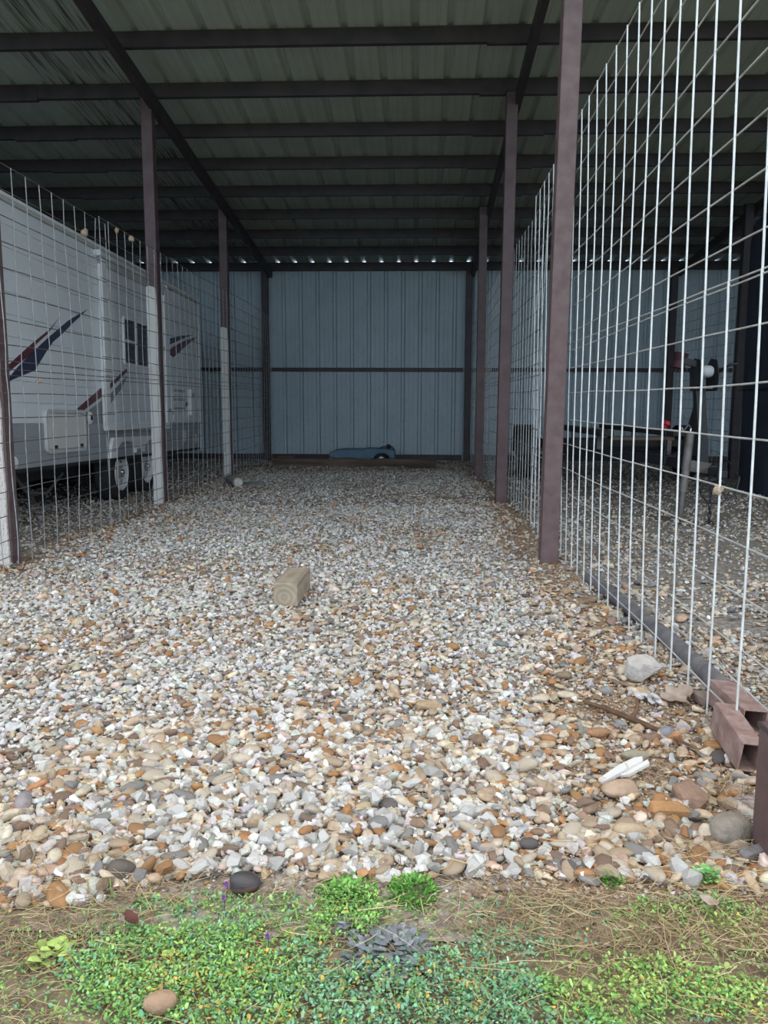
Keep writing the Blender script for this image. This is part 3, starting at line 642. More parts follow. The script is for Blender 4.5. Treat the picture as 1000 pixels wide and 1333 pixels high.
# jack
jx = -0.26
mb = MB(); mb.tube([(jx+0.05, 0, 0.80), (jx+0.015, 0, 0.26)], 0.036, 14); j = mb.build('tongue_jack', M['galv'], BT, smooth=True)
mb = MB(); mb.tube([(jx+0.015, 0, 0.28), (jx, 0, 0.03)], 0.026, 12); mb.build('inner_tube', M['galv'], j, smooth=True)
mb = MB(); mb.lathe([(0.0001, 0.035), (0.05, 0.03), (0.075, 0.0), (0.0001, 0.0)], (jx, 0, 0.012), (0, 0, 1), 18); mb.build('foot_pad', M['galv'], j, smooth=True)
mb = MB(); mb.tube([(jx+0.05, 0, 0.80), (jx+0.052, 0, 0.83), (jx+0.02, -0.03, 0.86), (jx-0.05, -0.1, 0.80), (jx-0.06, -0.1, 0.84)], 0.008, 8); mb.build('crank', M['chrome'], j, smooth=True)
mb = MB(); mb.bar((jx+0.03, 0.02, 0.50), (0.02, 0.15, 0.46), 0.05, 0.10); mb.build('bracket', M['galv'], j, bevel=0.004)
# winch stand
mb = MB(); mb.bar((0.07, 0.42, 0.40), (-0.02, 0.40, 1.20), 0.09, 0.09); st = mb.build('winch_post', M['chassis'], BT, bevel=0.006)
mb = MB(); mb.bar((0.03, 0.95, 0.48), (0.0, 0.45, 1.05), 0.05, 0.05); mb.build('strut', M['chassis'], st)
mb = MB()
for s in (-1, 1): mb.prism([(0.26, 1.16), (0.54, 1.16), (0.58, 1.36), (0.47, 1.46), (0.31, 1.44), (0.24, 1.30)], (0.02+0.075*s, 0, 0), (0, 1, 0), (0, 0, 1), (0.008, 0, 0))
wi = mb.build('winch', M['black_part'], BT, bevel=0.003)
mb = MB(); mb.lathe([(0.0001, -0.05), (0.042, -0.05), (0.054, -0.03), (0.056, 0), (0.054, 0.03), (0.042, 0.05), (0.0001, 0.05)], (0.02, 0.33, 1.335), (1, 0, 0), 24); mb.build('strap_drum', M['winch_drum'], wi, smooth=True)
mb = MB(); mb.tube([(0.10, 0.45, 1.33), (0.17, 0.45, 1.33), (0.19, 0.42, 1.36), (0.24, 0.36, 1.40), (0.30, 0.34, 1.41)], 0.012, 8); mb.build('winch_handle', M['black_part'], wi, smooth=True)
mb = MB(); mb.bar((-0.02, 0.42, 1.40), (-0.17, 0.46, 1.44), 0.07, 0.06); mb.build('bow_arm', M['chassis'], st, bevel=0.005)
mb = MB(); mb.lathe([(0.0001, -0.07), (0.07, -0.07), (0.045, 0.0), (0.07, 0.07), (0.0001, 0.07)], (-0.19, 0.46, 1.44), (0.2, 0, 1), 18); mb.build('bow_roller', M['bow_red'], st, smooth=True)
mb = MB(); mb.box((0.02, 0.35, 1.19), (0.11, 0.08, 0.02)); mb.build('winch_plate', M['galv'], st)
# chain, breakaway cable, red marker
ch = MB()
for k in range(9):
    z = 0.36-k*0.043; a = PI/2*(k % 2)
    pts = [(-0.13+0.012*math.cos(q)*math.cos(a), -0.35+0.012*math.cos(q)*math.sin(a), z+0.03*math.sin(q)) for q in np.linspace(0, 2*PI, 10)[:-1]]
    ch.tube(pts, 0.0055, 5, 0, True)
ch.tube([(-0.13, -0.35, 0.36), (-0.08, -0.15, 0.40), (0.03, 0.0, 0.42)], 0.010, 6)
c = ch.build('safety_chain', M['black_part'], BT, smooth=True)
mb = MB(); mb.tube([(-0.13+0.04*math.cos(q), -0.35, -0.005+0.03+0.028*math.sin(q)) for q in np.linspace(-2.6, 2.4, 12)], 0.007, 6); mb.build('chain_hook', M['black_part'], c, smooth=True)
mb = MB(); mb.tube([(-0.19, -0.3, 0.40), (-0.20, -0.3, 0.28), (-0.13, -0.3, 0.20), (-0.02, -0.3, 0.20), (0.10, -0.3, 0.28), (0.13, -0.28, 0.42), (0.12, -0.1, 0.52), (0.09, 0.1, 0.60)], 0.008, 6); mb.build('breakaway_cable', M['black_part'], BT, smooth=True)
mb = MB(); mb.tube([(-0.15, 0.88, 0.44), (-0.155, 0.88, 0.82)], 0.006, 6); mk = mb.build('marker_rod', M['black_part'], BT)
mb = MB(); mb.lathe([(0.0001, 0.05), (0.03, 0.045), (0.045, 0.015), (0.02, 0.0), (0.015, -0.05), (0.0001, -0.05)], (-0.155, 0.88, 0.83), (0.3, -0.2, 1), 12); mb.build('red_knob', M['red'], mk, smooth=True)
t = thing('timber_pad', 'flat dark board on the gravel under the trailer jack', 'board', (2.34, 7.0, G(2.3, 7.0)+0.004), (0, 0, -1.06))
mb = MB(); mb.span((-0.36, -0.1, 0), (0.36, 0.0, 0.012)); mb.build('plank', M['old_wood'], t, bevel=0.003)
mb = MB(); mb.span((-0.34, 0.004, 0), (0.35, 0.1, 0.010)); mb.build('plank', M['old_wood'], t, bevel=0.003)
# tall dark bulk at right edge, ringed by a band
t = thing('dark_bulk', 'tall dark bulk, partly cut off by right edge behind the fence', 'bulk', (4.22, 9.35, G(4.0, 9.3)))
mb = MB(); ns = 28; ring_v = []
for z in (0, 0.4, 1.2, 2.2, 2.9, 3.15):
    for k in range(ns):
        a = 2*PI*k/ns; q = (abs(math.cos(a))**4+abs(math.sin(a))**4)**-0.25; r = q*(1+0.03*math.sin(7*a+z))*(0.9 if z > 3.0 else 1)
        ring_v.append((0.34*r*math.cos(a), 0.62*r*math.sin(a), z))
fs = [(i*ns+k, i*ns+(k+1) % ns, (i+1)*ns+(k+1) % ns, (i+1)*ns+k) for i in range(5) for k in range(ns)]+[tuple(range(5*ns, 6*ns))]
mb.add(ring_v, fs); mb.build('bulk_body', M['bulk_body'], t, smooth=True)
mb = MB(); mb.tube([(0.36*math.cos(a)*(abs(math.cos(a))**4+abs(math.sin(a))**4)**-0.25, 0.655*math.sin(a)*(abs(math.cos(a))**4+abs(math.sin(a))**4)**-0.25, 1.2) for a in np.linspace(0, 2*PI, 25)[:-1]], 0.012, 6, 0, True); mb.build('bulk_band', M['black_part'], t, smooth=True)

# ------------------------------------------------------------------ things at the back wall
t = thing('railroad_tie', 'long dark weathered timber lying across the back of the bay', 'timber', (-1.06, 13.2, G(-1, 13.2)-0.01), (0, 0, -0.04))
mb = MB(); n = 14; rg = np.random.default_rng(5)
prev = None; xs = np.linspace(-1.38, 1.36, n); vs = []
for x in xs:
    j = rg.uniform(-0.012, 0.012, 4); vs += [(x, -0.11+j[0], 0), (x, 0.11+j[1], 0), (x, 0.105+j[2], 0.15+j[3]), (x, -0.10+j[1], 0.145+j[0])]
fs = [(0, 1, 2, 3), tuple(4*(n-1)+i for i in (3, 2, 1, 0))]
for i in range(n-1):
    for k in range(4): fs.append((4*i+k, 4*i+(k+1) % 4, 4*i+4+(k+1) % 4, 4*i+4+k))
mb.add(vs, fs); mb.build('beam', M['tie_wood'], t, bevel=0.008)
mb = MB(); mb.box((0.5, -0.112, 0.10), (0.9, 0.012, 0.05), (0, 0.02, 0)); mb.build('split_strip', M['old_wood'], t, bevel=0.003)
t = thing('ride_on_cart', 'low blue plastic wheeled cart with yellow underside behind the dark timber', 'cart', (-0.97, 13.85, G(-1, 13.9)))
body = [(-0.575, 0.13), (-0.56, 0.20), (-0.46, 0.245), (-0.30, 0.262), (0.02, 0.262), (0.08, 0.28), (0.40, 0.272), (0.52, 0.262), (0.575, 0.235), (0.585, 0.08), (0.50, 0.08), (0.46, 0.155), (0.39, 0.195), (0.29, 0.185), (0.23, 0.14), (0.21, 0.075), (-0.20, 0.085), (-0.40, 0.09)]
mb = MB(); mb.prism(body, (0, -0.22, 0), (1, 0, 0), (0, 0, 1), (0, 0.44, 0)); mb.build('shell', M['blue'], t, bevel=0.02, seg=3)
mb = MB(); mb.prism([(-0.57, 0.125), (-0.40, 0.085), (-0.05, 0.08), (-0.05, 0.045), (-0.42, 0.045), (-0.55, 0.085)], (0, -0.215, 0), (1, 0, 0), (0, 0, 1), (0, 0.43, 0)); mb.build('underside', M['yellow'], t, bevel=0.008)
for y in (-0.225, 0.10):
    mb = MB(); mb.lathe([(0.0001, 0.0), (0.055, -0.004), (0.06, 0.0), (0.085, 0.0), (0.098, 0.02), (0.098, 0.11), (0.0001, 0.12)], (0.345, y, 0.098), (0, 1, 0), 24); w = mb.build('wheel', M['rubber'], t, smooth=True)
    mb = MB(); mb.lathe([(0.0001, -0.012), (0.04, -0.01), (0.052, 0.004)], (0.345, y, 0.098), (0, 1, 0), 18); mb.build('hub', M['rv_trim'], w, smooth=True)
mb = MB(); mb.span((-0.55, -0.15, 0.0), (-0.47, 0.15, 0.10)); mb.build('front_skid', M['black_part'], t, bevel=0.01)
mb = MB(); mb.rock((0.46, 0, 0.305), (0.05, 0.05, 0.04), (0, 0, 0), 3, 2, 0.05); mb.build('knob', M['black_part'], t, smooth=True)
mb = MB(); mb.tube([(0.30, 0, 0.26), (0.36, 0, 0.30), (0.52, 0, 0.30), (0.56, 0, 0.25)], 0.014, 8); mb.build('handle', M['black_part'], t, smooth=True)
t = thing('wood_scrap', 'short pale board leaning low by the left back wall post', 'board', (-2.42, 14.45, G(-2.4, 14.45)), (0, 0, 0.1))
mb = MB(); mb.box((0, 0, 0.055), (0.30, 0.05, 0.11), (0.25, 0, 0)); mb.build('board', M['old_wood'], t, bevel=0.004)
mb = MB(); mb.box((0.02, -0.06, 0.02), (0.22, 0.06, 0.03), (0, 0, 0.2)); mb.build('offcut', M['old_wood'], t, bevel=0.004)
# log by the left fence
t = thing('short_log', 'short grey log with a pale cut end lying at the foot of the left fence', 'log', (-2.38, 10.15, G(-2.38, 10.15)+0.062), (0, 0, 0.42))
mb = MB(); mb.tube([(0, 0.34, 0.0), (0.004, 0.15, 0.003), (0, -0.05, 0.0), (0, -0.22, 0.0)], [0.060, 0.066, 0.064, 0.062], 18); mb.build('bark', M['log'], t, smooth=True)
mb = MB(); mb.lathe([(0.0001, 0.025), (0.045, 0.022), (0.061, 0.004), (0.0635, -0.05)], (0, -0.235, 0), (0, -1, 0), 18); mb.build('cut_end', M['log_end'], t, smooth=True)
def rockthing(name, label, cat, x, y, d, m, seed, rz=0.0, sub=3, rough=0.14, lift=0.3, tilt=(0, 0), flat=1.0, group=None):
    o_mb = MB()
    if sub == 2:        # broken, angular
        rg = np.random.default_rng(seed*7+1); p = rg.normal(size=(26, 3)); p /= np.linalg.norm(p, axis=1)[:, None]
        p = np.sign(p)*np.abs(p)**(0.6*flat)*rg.uniform(0.86, 1.02, (26, 1)); bm = bmesh.new(); Rm = Euler((tilt[0], tilt[1], 0)).to_matrix()
        for q in p: bm.verts.new(Rm @ Vector((q[0]*d[0], q[1]*d[1], q[2]*d[2])))
        bmesh.ops.convex_hull(bm, input=bm.verts); bmesh.ops.delete(bm, geom=[v for v in bm.verts if not v.link_faces], context='VERTS'); bm.verts.index_update()
        o_mb.add([v.co[:] for v in bm.verts], [tuple(v.index for v in f.verts) for f in bm.faces]); bm.free()
        o = o_mb.build(name, m, None, (x, y, G(x, y)+d[2]*lift+0.008), False, 0.004, 2, (0, 0, rz))
    else:
        o_mb.rock((0, 0, 0), d, (tilt[0], tilt[1], 0), seed, sub, rough, 0, flat)
        o = o_mb.build(name, m, None, (x, y, G(x, y)+d[2]*lift+0.008), True, rot=(0, 0, rz), angle=60)
    return tag(o, label, cat, group)
def stone_mat(name, c, c2=None, b=0.5): return mat(name, c, c2 or tuple(v*0.72 for v in c), 26, 0.75, 0, b, 80)
rockthing('flat_stone', 'flat grey stone lying beside the short log', 'stone', -2.13, 10.15, (0.14, 0.13, 0.035), stone_mat('st_a', (0.30, 0.29, 0.27)), 4, 0.4)

# ------------------------------------------------------------------ wood block in the middle
wz = -math.atan2(0.010, 0.40)
t = thing('wood_block', 'square weathered timber block standing alone in the middle of the gravel', 'block', (-0.672, 4.165, G(-0.67, 4.16)+0.012), (0, 0.0, -0.03))
mb = MB(); mb.span((-0.063, -0.20, -0.004), (0.063, 0.20, 0.118)); o = mb.build('timber', M['block'], t, bevel=0.004)

# ------------------------------------------------------------------ single stones and litter that stand out
rockthing('concrete_lump', 'pale pinkish concrete lump lying at the foot of right wire fence', 'stone', 0.862, 2.93, (0.062, 0.060, 0.055), M['concrete'], 11, 0.5, 2, 0.12, 0.55, flat=0.72)
rockthing('dark_cobble', 'smooth dark rounded stone at the gravel edge beside the weeds', 'stone', -0.371, 1.590, (0.036, 0.028, 0.025), mat('st_b', (0.06, 0.052, 0.052), (0.16, 0.08, 0.075), 14, 0.5, 0, 0.2, 60, (1, 1, 4), 0.55, 0.62), 12, 0.2, 3, 0.06, 0.55)
rockthing('dark_stone', 'dull dark brown stone half sunk at the left gravel edge', 'stone', -0.668, 1.625, (0.036, 0.026, 0.024), stone_mat('st_c', (0.13, 0.105, 0.085)), 13, 0.3, 3, 0.1, 0.4)
rockthing('grey_pebble', 'smooth blue-grey pebble at the end of the brown stick', 'stone', 0.792, 2.402, (0.030, 0.025, 0.024), stone_mat('st_d', (0.25, 0.25, 0.27)), 14, 0.3, 3, 0.06, 0.6)
rockthing('olive_stone', 'flat olive-grey stone behind the white wood splinter', 'stone', 0.655, 2.255, (0.040, 0.022, 0.016), stone_mat('st_e', (0.34, 0.30, 0.22)), 15, -0.15, 3, 0.08, 0.6)
rockthing('slab_stone', 'flat pinkish tan slab stone in front of the white splinter', 'stone', 0.560, 2.045, (0.052, 0.030, 0.020), stone_mat('st_f', (0.47, 0.33, 0.23)), 16, 0.25, 3, 0.12, 0.7, (0.25, 0), 0.8)
rockthing('grey_boulder', 'large round grey-brown stone next to the cut off maroon post', 'stone', 0.775, 1.845, (0.052, 0.040, 0.042), stone_mat('st_g', (0.30, 0.255, 0.205)), 17, 0.2, 3, 0.08, 0.5, flat=0.85)
rockthing('orange_stone', 'long orange-brown angular stone left of the large grey stone', 'stone', 0.655, 1.94, (0.056, 0.026, 0.022), stone_mat('st_h', (0.45, 0.24, 0.10)), 18, -0.1, 2, 0.15, 0.6, (0.2, 0), 0.8)
rockthing('red_stone', 'rough reddish brown stone behind the long orange one', 'stone', 0.735, 2.02, (0.045, 0.05, 0.026), stone_mat('st_i', (0.30, 0.19, 0.13)), 19, 0.5, 2, 0.15, 0.5, (0.3, 0.1), 0.8)
rockthing('tan_oval_stone', 'tan oval stone below the orange one, by the straw', 'stone', 0.535, 1.845, (0.045, 0.022, 0.02), stone_mat('st_j', (0.50, 0.38, 0.25)), 20, 0.1, 3, 0.08, 0.6)
rockthing('rust_oval_stone', 'rust-coloured oval stone beside the left end of the brown stick', 'stone', 0.578, 2.405, (0.036, 0.019, 0.016), stone_mat('st_k', (0.38, 0.20, 0.10)), 21, -0.05, 3, 0.06, 0.6)
rockthing('flat_tan_stone', 'flat tan rock in the middle of the gravel below the wood block', 'stone', 0.05, 2.60, (0.055, 0.025, 0.016), stone_mat('st_l', (0.45, 0.32, 0.20)), 22, 0.1, 2, 0.12, 0.7, flat=0.8)
rockthing('weed_stone', 'tan stone lying inside the green weeds at the bottom edge', 'stone', -0.445, 1.245, (0.030, 0.022, 0.018), stone_mat('st_m', (0.42, 0.27, 0.17)), 23, 0.1, 3, 0.08, 0.8)
rockthing('grey_chip', 'dark grey stone wedge against the foot of the maroon corner post', 'stone', 0.80, 1.765, (0.045, 0.022, 0.018), stone_mat('st_n', (0.22, 0.2, 0.2)), 24, 0.2, 2, 0.1, 0.6)
rockthing('brown_block_stone', 'small brown square stone beside the ground rail', 'stone', 1.02, 2.70, (0.04, 0.05, 0.022), stone_mat('st_o', (0.26, 0.19, 0.16)), 25, 0.3, 2, 0.05, 0.7, flat=0.5)
rockthing('grey_lump_stone', 'big grey-pink stone leaning on the rail end beyond the rusty tubes', 'stone', 1.165, 2.50, (0.06, 0.06, 0.045), stone_mat('st_p', (0.30, 0.26, 0.26)), 26, 0.3, 2, 0.1, 0.6, flat=0.8)
# white splinter of wood
t = thing('wood_splinter', 'bright white weathered wood splinter lying on the brown gravel', 'wood', (0.582, 2.135, G(0.58, 2.13)+0.022), (0.1, -0.06, -0.86))
mb = MB(); mb.prism([(-0.014, -0.085), (0.006, -0.09), (0.012, 0.02), (0.016, 0.085), (0.004, 0.10), (-0.010, 0.08), (-0.018, 0.02)], (0, 0, 0), (1, 0, 0), (0, 1, 0), (0, 0, 0.014)); mb.build('strip', M['splinter'], t, bevel=0.002)
mb = MB(); mb.prism([(0.012, -0.02), (0.028, 0.0), (0.034, 0.09), (0.018, 0.105), (0.014, 0.03)], (0, 0, -0.004), (1, 0, 0), (0, 1, 0), (0, 0, 0.012)); mb.build('strip', M['splinter'], t, bevel=0.002)
# stick
t = thing('brown_stick', 'thin forked brown stick lying on dirt near the grey pebble', 'stick', (0.69, 2.5, G(0.69, 2.5)+0.018))
mb = MB(); mb.tube([(-0.10, 0.16, 0.0), (-0.05, 0.09, 0.008), (0.0, 0.03, 0.006), (0.05, -0.05, 0.01), (0.10, -0.11, 0.004), (0.16, -0.20, 0.0)], [0.006, 0.009, 0.010, 0.009, 0.006, 0.003], 7); mb.build('stem', M['twig'], t, smooth=True)
mb = MB(); mb.tube([(0.02, 0.0, 0.008), (0.045, 0.035, 0.03), (0.06, 0.09, 0.04)], [0.008, 0.007, 0.004], 7); mb.build('fork', M['twig'], t, smooth=True)
def leaf_mesh(mb, L, w, curl=0.3, n=6, lobes=0.0):
    vs = []; fs = []
    for i in range(n+1):
        s = i/n; ww = w*math.sin(PI*min(0.98, s*0.95+0.03))**0.8*(1+lobes*math.sin(s*16)); z = curl*L*(s-0.5)**2
        vs += [(-ww, L*(s-0.5), z+0.25*ww), (0, L*(s-0.5), z), (ww, L*(s-0.5), z+0.25*ww)]
    for i in range(n):
        a = 3*i; fs += [(a, a+1, a+4, a+3), (a+1, a+2, a+5, a+4)]
    k = len(vs); vs += [(x, y, z-0.0012) for x, y, z in vs]; fs += [tuple(q+k for q in f_[::-1]) for f_ in fs]
    mb.add(vs, fs)
def leafthing(label, x, y, L, w, m, rot, lobes=0.0, curl=0.5, lift=0.03):
    t = thing('fallen_leaf', label, 'leaf', (x, y, G(x, y)+lift), rot)
    mb = MB(); leaf_mesh(mb, L, w, curl, 10, lobes); mb.build('blade', M[m], t, smooth=True)
    mb = MB(); mb.tube([(0, -L/2, curl*L*0.25), (0.002, -L/2-0.02, curl*L*0.25+0.004)], 0.0012, 5); mb.build('stalk', M['twig'], t)
leafthing('large curled dry oak-shaped leaf at the foot of right fence', 0.915, 2.70, 0.13, 0.04, 'dry_leaf', (0.2, 0.3, -1.1), 0.35)
leafthing('dark red fallen leaf on the green weeds at left', -0.575, 1.455, 0.04, 0.014, 'red_leaf', (0.3, 0.2, 0.9), 0.1)
leafthing('small pinkish grey dead leaf on the weeds near the maroon corner post', 0.62, 1.56, 0.04, 0.012, 'dry_leaf', (0.2, -0.2, 1.2), 0.1)
leafthing('brown dead leaf beside the concrete lump', 0.80, 2.82, 0.06, 0.016, 'twig', (0.1, 0.2, 1.5), 0.1)
t = thing('paper_scrap', 'crumpled whitish scrap lying just below the concrete lump', 'scrap', (0.825, 2.69, G(0.82, 2.69)+0.02))
for k in range(3):
    mb = MB(); mb.rock((0.018*(k-1), 0.03*(1-k), 0.004*k), (0.024, 0.02, 0.010), (0.3*k, 0.4-0.3*k, k), 40+k, 2, 0.45); mb.build('fold', M['scrap'], t)

# ------------------------------------------------------------------ gravel: 300 stones one by one, the rest as one mass
def hull_template(seed, npts, flatten):
    rg = np.random.default_rng(seed); p = rg.normal(size=(npts, 3)); p /= np.linalg.norm(p, axis=1)[:, None]
    p *= rg.uniform(0.78, 1.08, (npts, 1)); p *= np.array([1.0, rg.uniform(0.62, 0.9), flatten])
    bm = bmesh.new()
    for q in p: bm.verts.new(q)
    r = bmesh.ops.convex_hull(bm, input=bm.verts); bmesh.ops.delete(bm, geom=[v for v in bm.verts if not v.link_faces], context='VERTS')
    bmesh.ops.triangulate(bm, faces=bm.faces); bm.verts.index_update()
    V = np.array([v.co[:] for v in bm.verts]); F = np.array([[v.index for v in f.verts] for f in bm.faces]); bm.free()
    return V, F
def ico_template(seed, sub, flatten):
    mb = MB(); mb.rock((0, 0, 0), (1, 0.75, flatten), (0, 0, 0), seed, sub, 0.1); return np.array(mb.v), np.array(mb.f)
T_SHARP = [hull_template(100+i, 17, 0.62+0.03*(i % 5)) for i in range(10)]
T_LOW = [hull_template(200+i, 11, 0.62+0.03*(i % 5)) for i in range(10)]
T_ROUND = [ico_template(300+i, 2, 0.5+0.04*(i % 4)) for i in range(6)]

PAL = {'white': (0.60, 0.58, 0.545), 'light': (0.46, 0.44, 0.405), 'cream': (0.54, 0.455, 0.35), 'tan': (0.44, 0.33, 0.225), 'orange': (0.36, 0.19, 0.085),
       'brown': (0.23, 0.155, 0.11), 'grey': (0.25, 0.235, 0.22), 'dark': (0.12, 0.105, 0.10)}
PK = list(PAL); PC = np.array([PAL[k] for k in PK])
P_WHITE = np.array([0.66, 0.21, 0.045, 0.025, 0.02, 0.02, 0.02, 0.00])
P_BROWN = np.array([0.06, 0.15, 0.24, 0.24, 0.13, 0.10, 0.07, 0.01])
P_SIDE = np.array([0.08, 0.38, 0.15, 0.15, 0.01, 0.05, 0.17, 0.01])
def scatter(n, x0, x1, y0, y1, wl_, wr_, size):
    x = RNG.uniform(x0, x1, n); y = RNG.uniform(y0, y1, n)
    k = (x > -wl_*y-0.15) & (x < wr_*y+0.15); x, y = x[k], y[k]; n = len(x)
    edge = 1.655-0.13*smooth(-0.5, -0.75, x)+0.05*(vnoise(x, np.zeros(n), 2.2, 1)-0.5)+0.05*(vnoise(x, y, 9, 4)-0.5)+0.02*np.maximum(0, x)
    k = y > edge+RNG.exponential(0.012, n)-0.012; x, y = x[k], y[k]; n = len(x)
    bb_ = brown(x, y); k = RNG.uniform(0, 1, n) > 0.62*smooth(0.55, 1.0, bb_)*(0.4+1.2*vnoise(x, y, 4.5, 31))*smooth(1.75, 2.1, y); x, y = x[k], y[k]; n = len(x)
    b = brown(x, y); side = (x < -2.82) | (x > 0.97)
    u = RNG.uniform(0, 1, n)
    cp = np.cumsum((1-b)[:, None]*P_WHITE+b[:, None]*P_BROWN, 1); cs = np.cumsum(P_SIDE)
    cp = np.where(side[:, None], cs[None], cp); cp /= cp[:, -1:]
    ci = (u[:, None] > cp).sum(1).clip(0, len(PK)-1)
    r = size*np.exp(RNG.normal(0, 0.30, n))
    big = (RNG.uniform(0, 1, n) < 0.12) & (ci >= 2); r = np.where(big, r*1.75, r)
    r = np.where((y < 1.95) & (ci < 2), r*1.15, r); r = np.minimum(r, 0.030)
    return x, y, ci, r
def rotmats(n, tilt):
    a = RNG.uniform(0, 2*PI, n); t = RNG.normal(0, tilt, n); p = RNG.uniform(0, 2*PI, n)
    ca, sa = np.cos(a), np.sin(a); Z = np.zeros(n); O = np.ones(n)
    Rz = np.stack([ca, -sa, Z, sa, ca, Z, Z, Z, O], 1).reshape(n, 3, 3)
    ux, uy = np.cos(p), np.sin(p); c, s = np.cos(t), np.sin(t); C = 1-c
    Rt = np.stack([c+ux*ux*C, ux*uy*C, uy*s, ux*uy*C, c+uy*uy*C, -ux*s, -uy*s, ux*s, c], 1).reshape(n, 3, 3)
    return Rt @ Rz
class Mass:
    def __init__(s): s.V = []; s.F = []; s.C = []; s.n = 0; s.S = []
    def put(s, tpl, pos, R, sc, col, smooth=False):
        V, F = tpl; n = len(pos); nv = len(V)
        if n == 0: return
        P = np.einsum('nij,nvj->nvi', R, V[None]*sc[:, None, :])+pos[:, None, :]
        s.V.append(P.reshape(-1, 3)); s.F.append((F[None]+(np.arange(n)*nv)[:, None, None]+s.n).reshape(-1, 3))
        s.C.append(np.repeat(col, nv, 0)); s.S.append(np.full(n*len(F), smooth)); s.n += n*nv
    def raw(s, V, F, C):
        s.V.append(V); s.F.append(F+s.n); s.C.append(C); s.S.append(np.full(len(F), False)); s.n += len(V)
    def build(s, name, m):
        V = np.concatenate(s.V).astype(np.float32); F = np.concatenate(s.F).astype(np.int32); C = np.concatenate(s.C); S_ = np.concatenate(s.S)
        me = bpy.data.meshes.new(name); me.vertices.add(len(V)); me.vertices.foreach_set('co', V.ravel())
        me.loops.add(F.size); me.loops.foreach_set('vertex_index', F.ravel()); me.polygons.add(len(F))
        me.polygons.foreach_set('loop_start', np.arange(0, F.size, 3, dtype=np.int32)); me.polygons.foreach_set('use_smooth', S_)
        c4 = np.ones((len(V), 4), np.float32); c4[:, :3] = C
        me.update(calc_edges=True)
        me.color_attributes.new('Col', 'FLOAT_COLOR', 'POINT').data.foreach_set('color', c4.ravel())
        me.materials.append(m); o = bpy.data.objects.new(name, me); COL.objects.link(o); print(name, len(F)); return o
def stone_cols(ci, y):
    n = len(ci); c = PC[ci]*np.exp(RNG.normal(0, 0.13, (n, 1)))*(1+RNG.normal(0, 0.035, (n, 3)))
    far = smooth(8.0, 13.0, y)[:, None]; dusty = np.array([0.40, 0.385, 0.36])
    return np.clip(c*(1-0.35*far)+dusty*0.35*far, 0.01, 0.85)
KEEP_OUT = [(-0.672, 4.165, 0.07, 0.20)]
mass = Mass(); single = []
for (n, x0, x1, y0, y1, size, tier) in ((40000, -2.75, 2.3, 1.48, 4.6, 0.0122, 0), (46000, -4.4, 3.9, 4.6, 8.2, 0.0125, 1), (44000, -4.8, 4.2, 8.2, 14.6, 0.0128, 2), (7000, -1.1, 1.3, 1.48, 2.5, 0.0150, 0)):
    x, y, ci, r = scatter(n, x0, x1, y0, y1, 0.56, 0.50, size)
    k = ~((np.abs(x+0.672) < 0.06) & (np.abs(y-4.165) < 0.19)); x, y, ci, r = x[k], y[k], ci[k], r[k]; n = len(x)
    rnd = (ci >= 2) & (RNG.uniform(0, 1, n) < 0.75)
    sc = np.stack([r*RNG.uniform(0.85, 1.25, n), r*RNG.uniform(0.8, 1.15, n), r*RNG.uniform(0.75, 1.1, n)], 1)
    sc[rnd] *= np.array([1.12, 1.0, 0.8])
    R = rotmats(n, 0.42 if tier == 0 else 0.35)
    pos = np.stack([x, y, gz(x, y)+sc[:, 2]*RNG.uniform(0.05, 0.75, n)], 1); pos[:, 2] += RNG.uniform(0, 0.008, n)
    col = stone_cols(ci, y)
    ti = RNG.integers(0, 60, n)
    inview = (x > -0.53*y+0.05) & (x < 0.445*y-0.02) & (y > 1.62)
    show = np.where(inview, r/np.hypot(y, CAMH), 0)
    if tier == 0:
        for i in np.argsort(-show)[:400]: single.append((show[i], pos[i], R[i], sc[i], ci[i], bool(rnd[i]), int(ti[i]), len(mass.S), i))
        keep = np.ones(n, bool); keep[np.argsort(-show)[:400]] = False
    else: keep = np.ones(n, bool)
    for j in range(10):
        q = keep & (ti % 10 == j) & ~(rnd & (tier == 0)); mass.put((T_SHARP if tier == 0 else T_LOW)[j], pos[q], R[q], sc[q], col[q])
    if tier == 0:
        for j in range(6):
            q = keep & (ti % 6 == j) & rnd; mass.put(T_ROUND[j], pos[q], R[q], sc[q], col[q], True)
single.sort(key=lambda s: -s[0])
rest = single[300:]; single = single[:300]
for s_ in rest:
    mass.put(T_ROUND[s_[6] % 6] if s_[5] else T_SHARP[s_[6] % 10], s_[1][None], s_[2][None], s_[3][None], PC[s_[4]][None], s_[5])
# fine chips and grit between the stones
n = 60000
x = RNG.uniform(-1.6, 1.5, n); y = RNG.uniform(1.58, 3.6, n); k = RNG.uniform(0, 1, n) < 0.25+0.75*brown(x, y); x, y = x[k], y[k]; n = len(x)
bb = brown(x, y); ci = np.where(RNG.uniform(0, 1, n) < bb, RNG.choice([2, 3, 3, 4, 5, 5, 1], n), RNG.choice([0, 1, 1, 2, 6], n)); r = 0.0042*np.exp(RNG.normal(0, 0.45, n))
OCT = (np.array([(1, 0, 0), (-1, 0, 0), (0, 0.8, 0), (0, -0.8, 0), (0, 0, 0.6), (0, 0, -0.6)], float), np.array([(0, 2, 4), (2, 1, 4), (1, 3, 4), (3, 0, 4), (2, 0, 5), (1, 2, 5), (3, 1, 5), (0, 3, 5)]))
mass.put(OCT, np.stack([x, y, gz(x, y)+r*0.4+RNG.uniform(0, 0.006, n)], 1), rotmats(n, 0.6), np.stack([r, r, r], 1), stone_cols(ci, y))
gravel = mass.build('gravel', M['gravel']); gravel.parent = floor; gravel['kind'] = 'stuff'
gravel['label'] = 'loose white and brown gravel covering the bay floor'
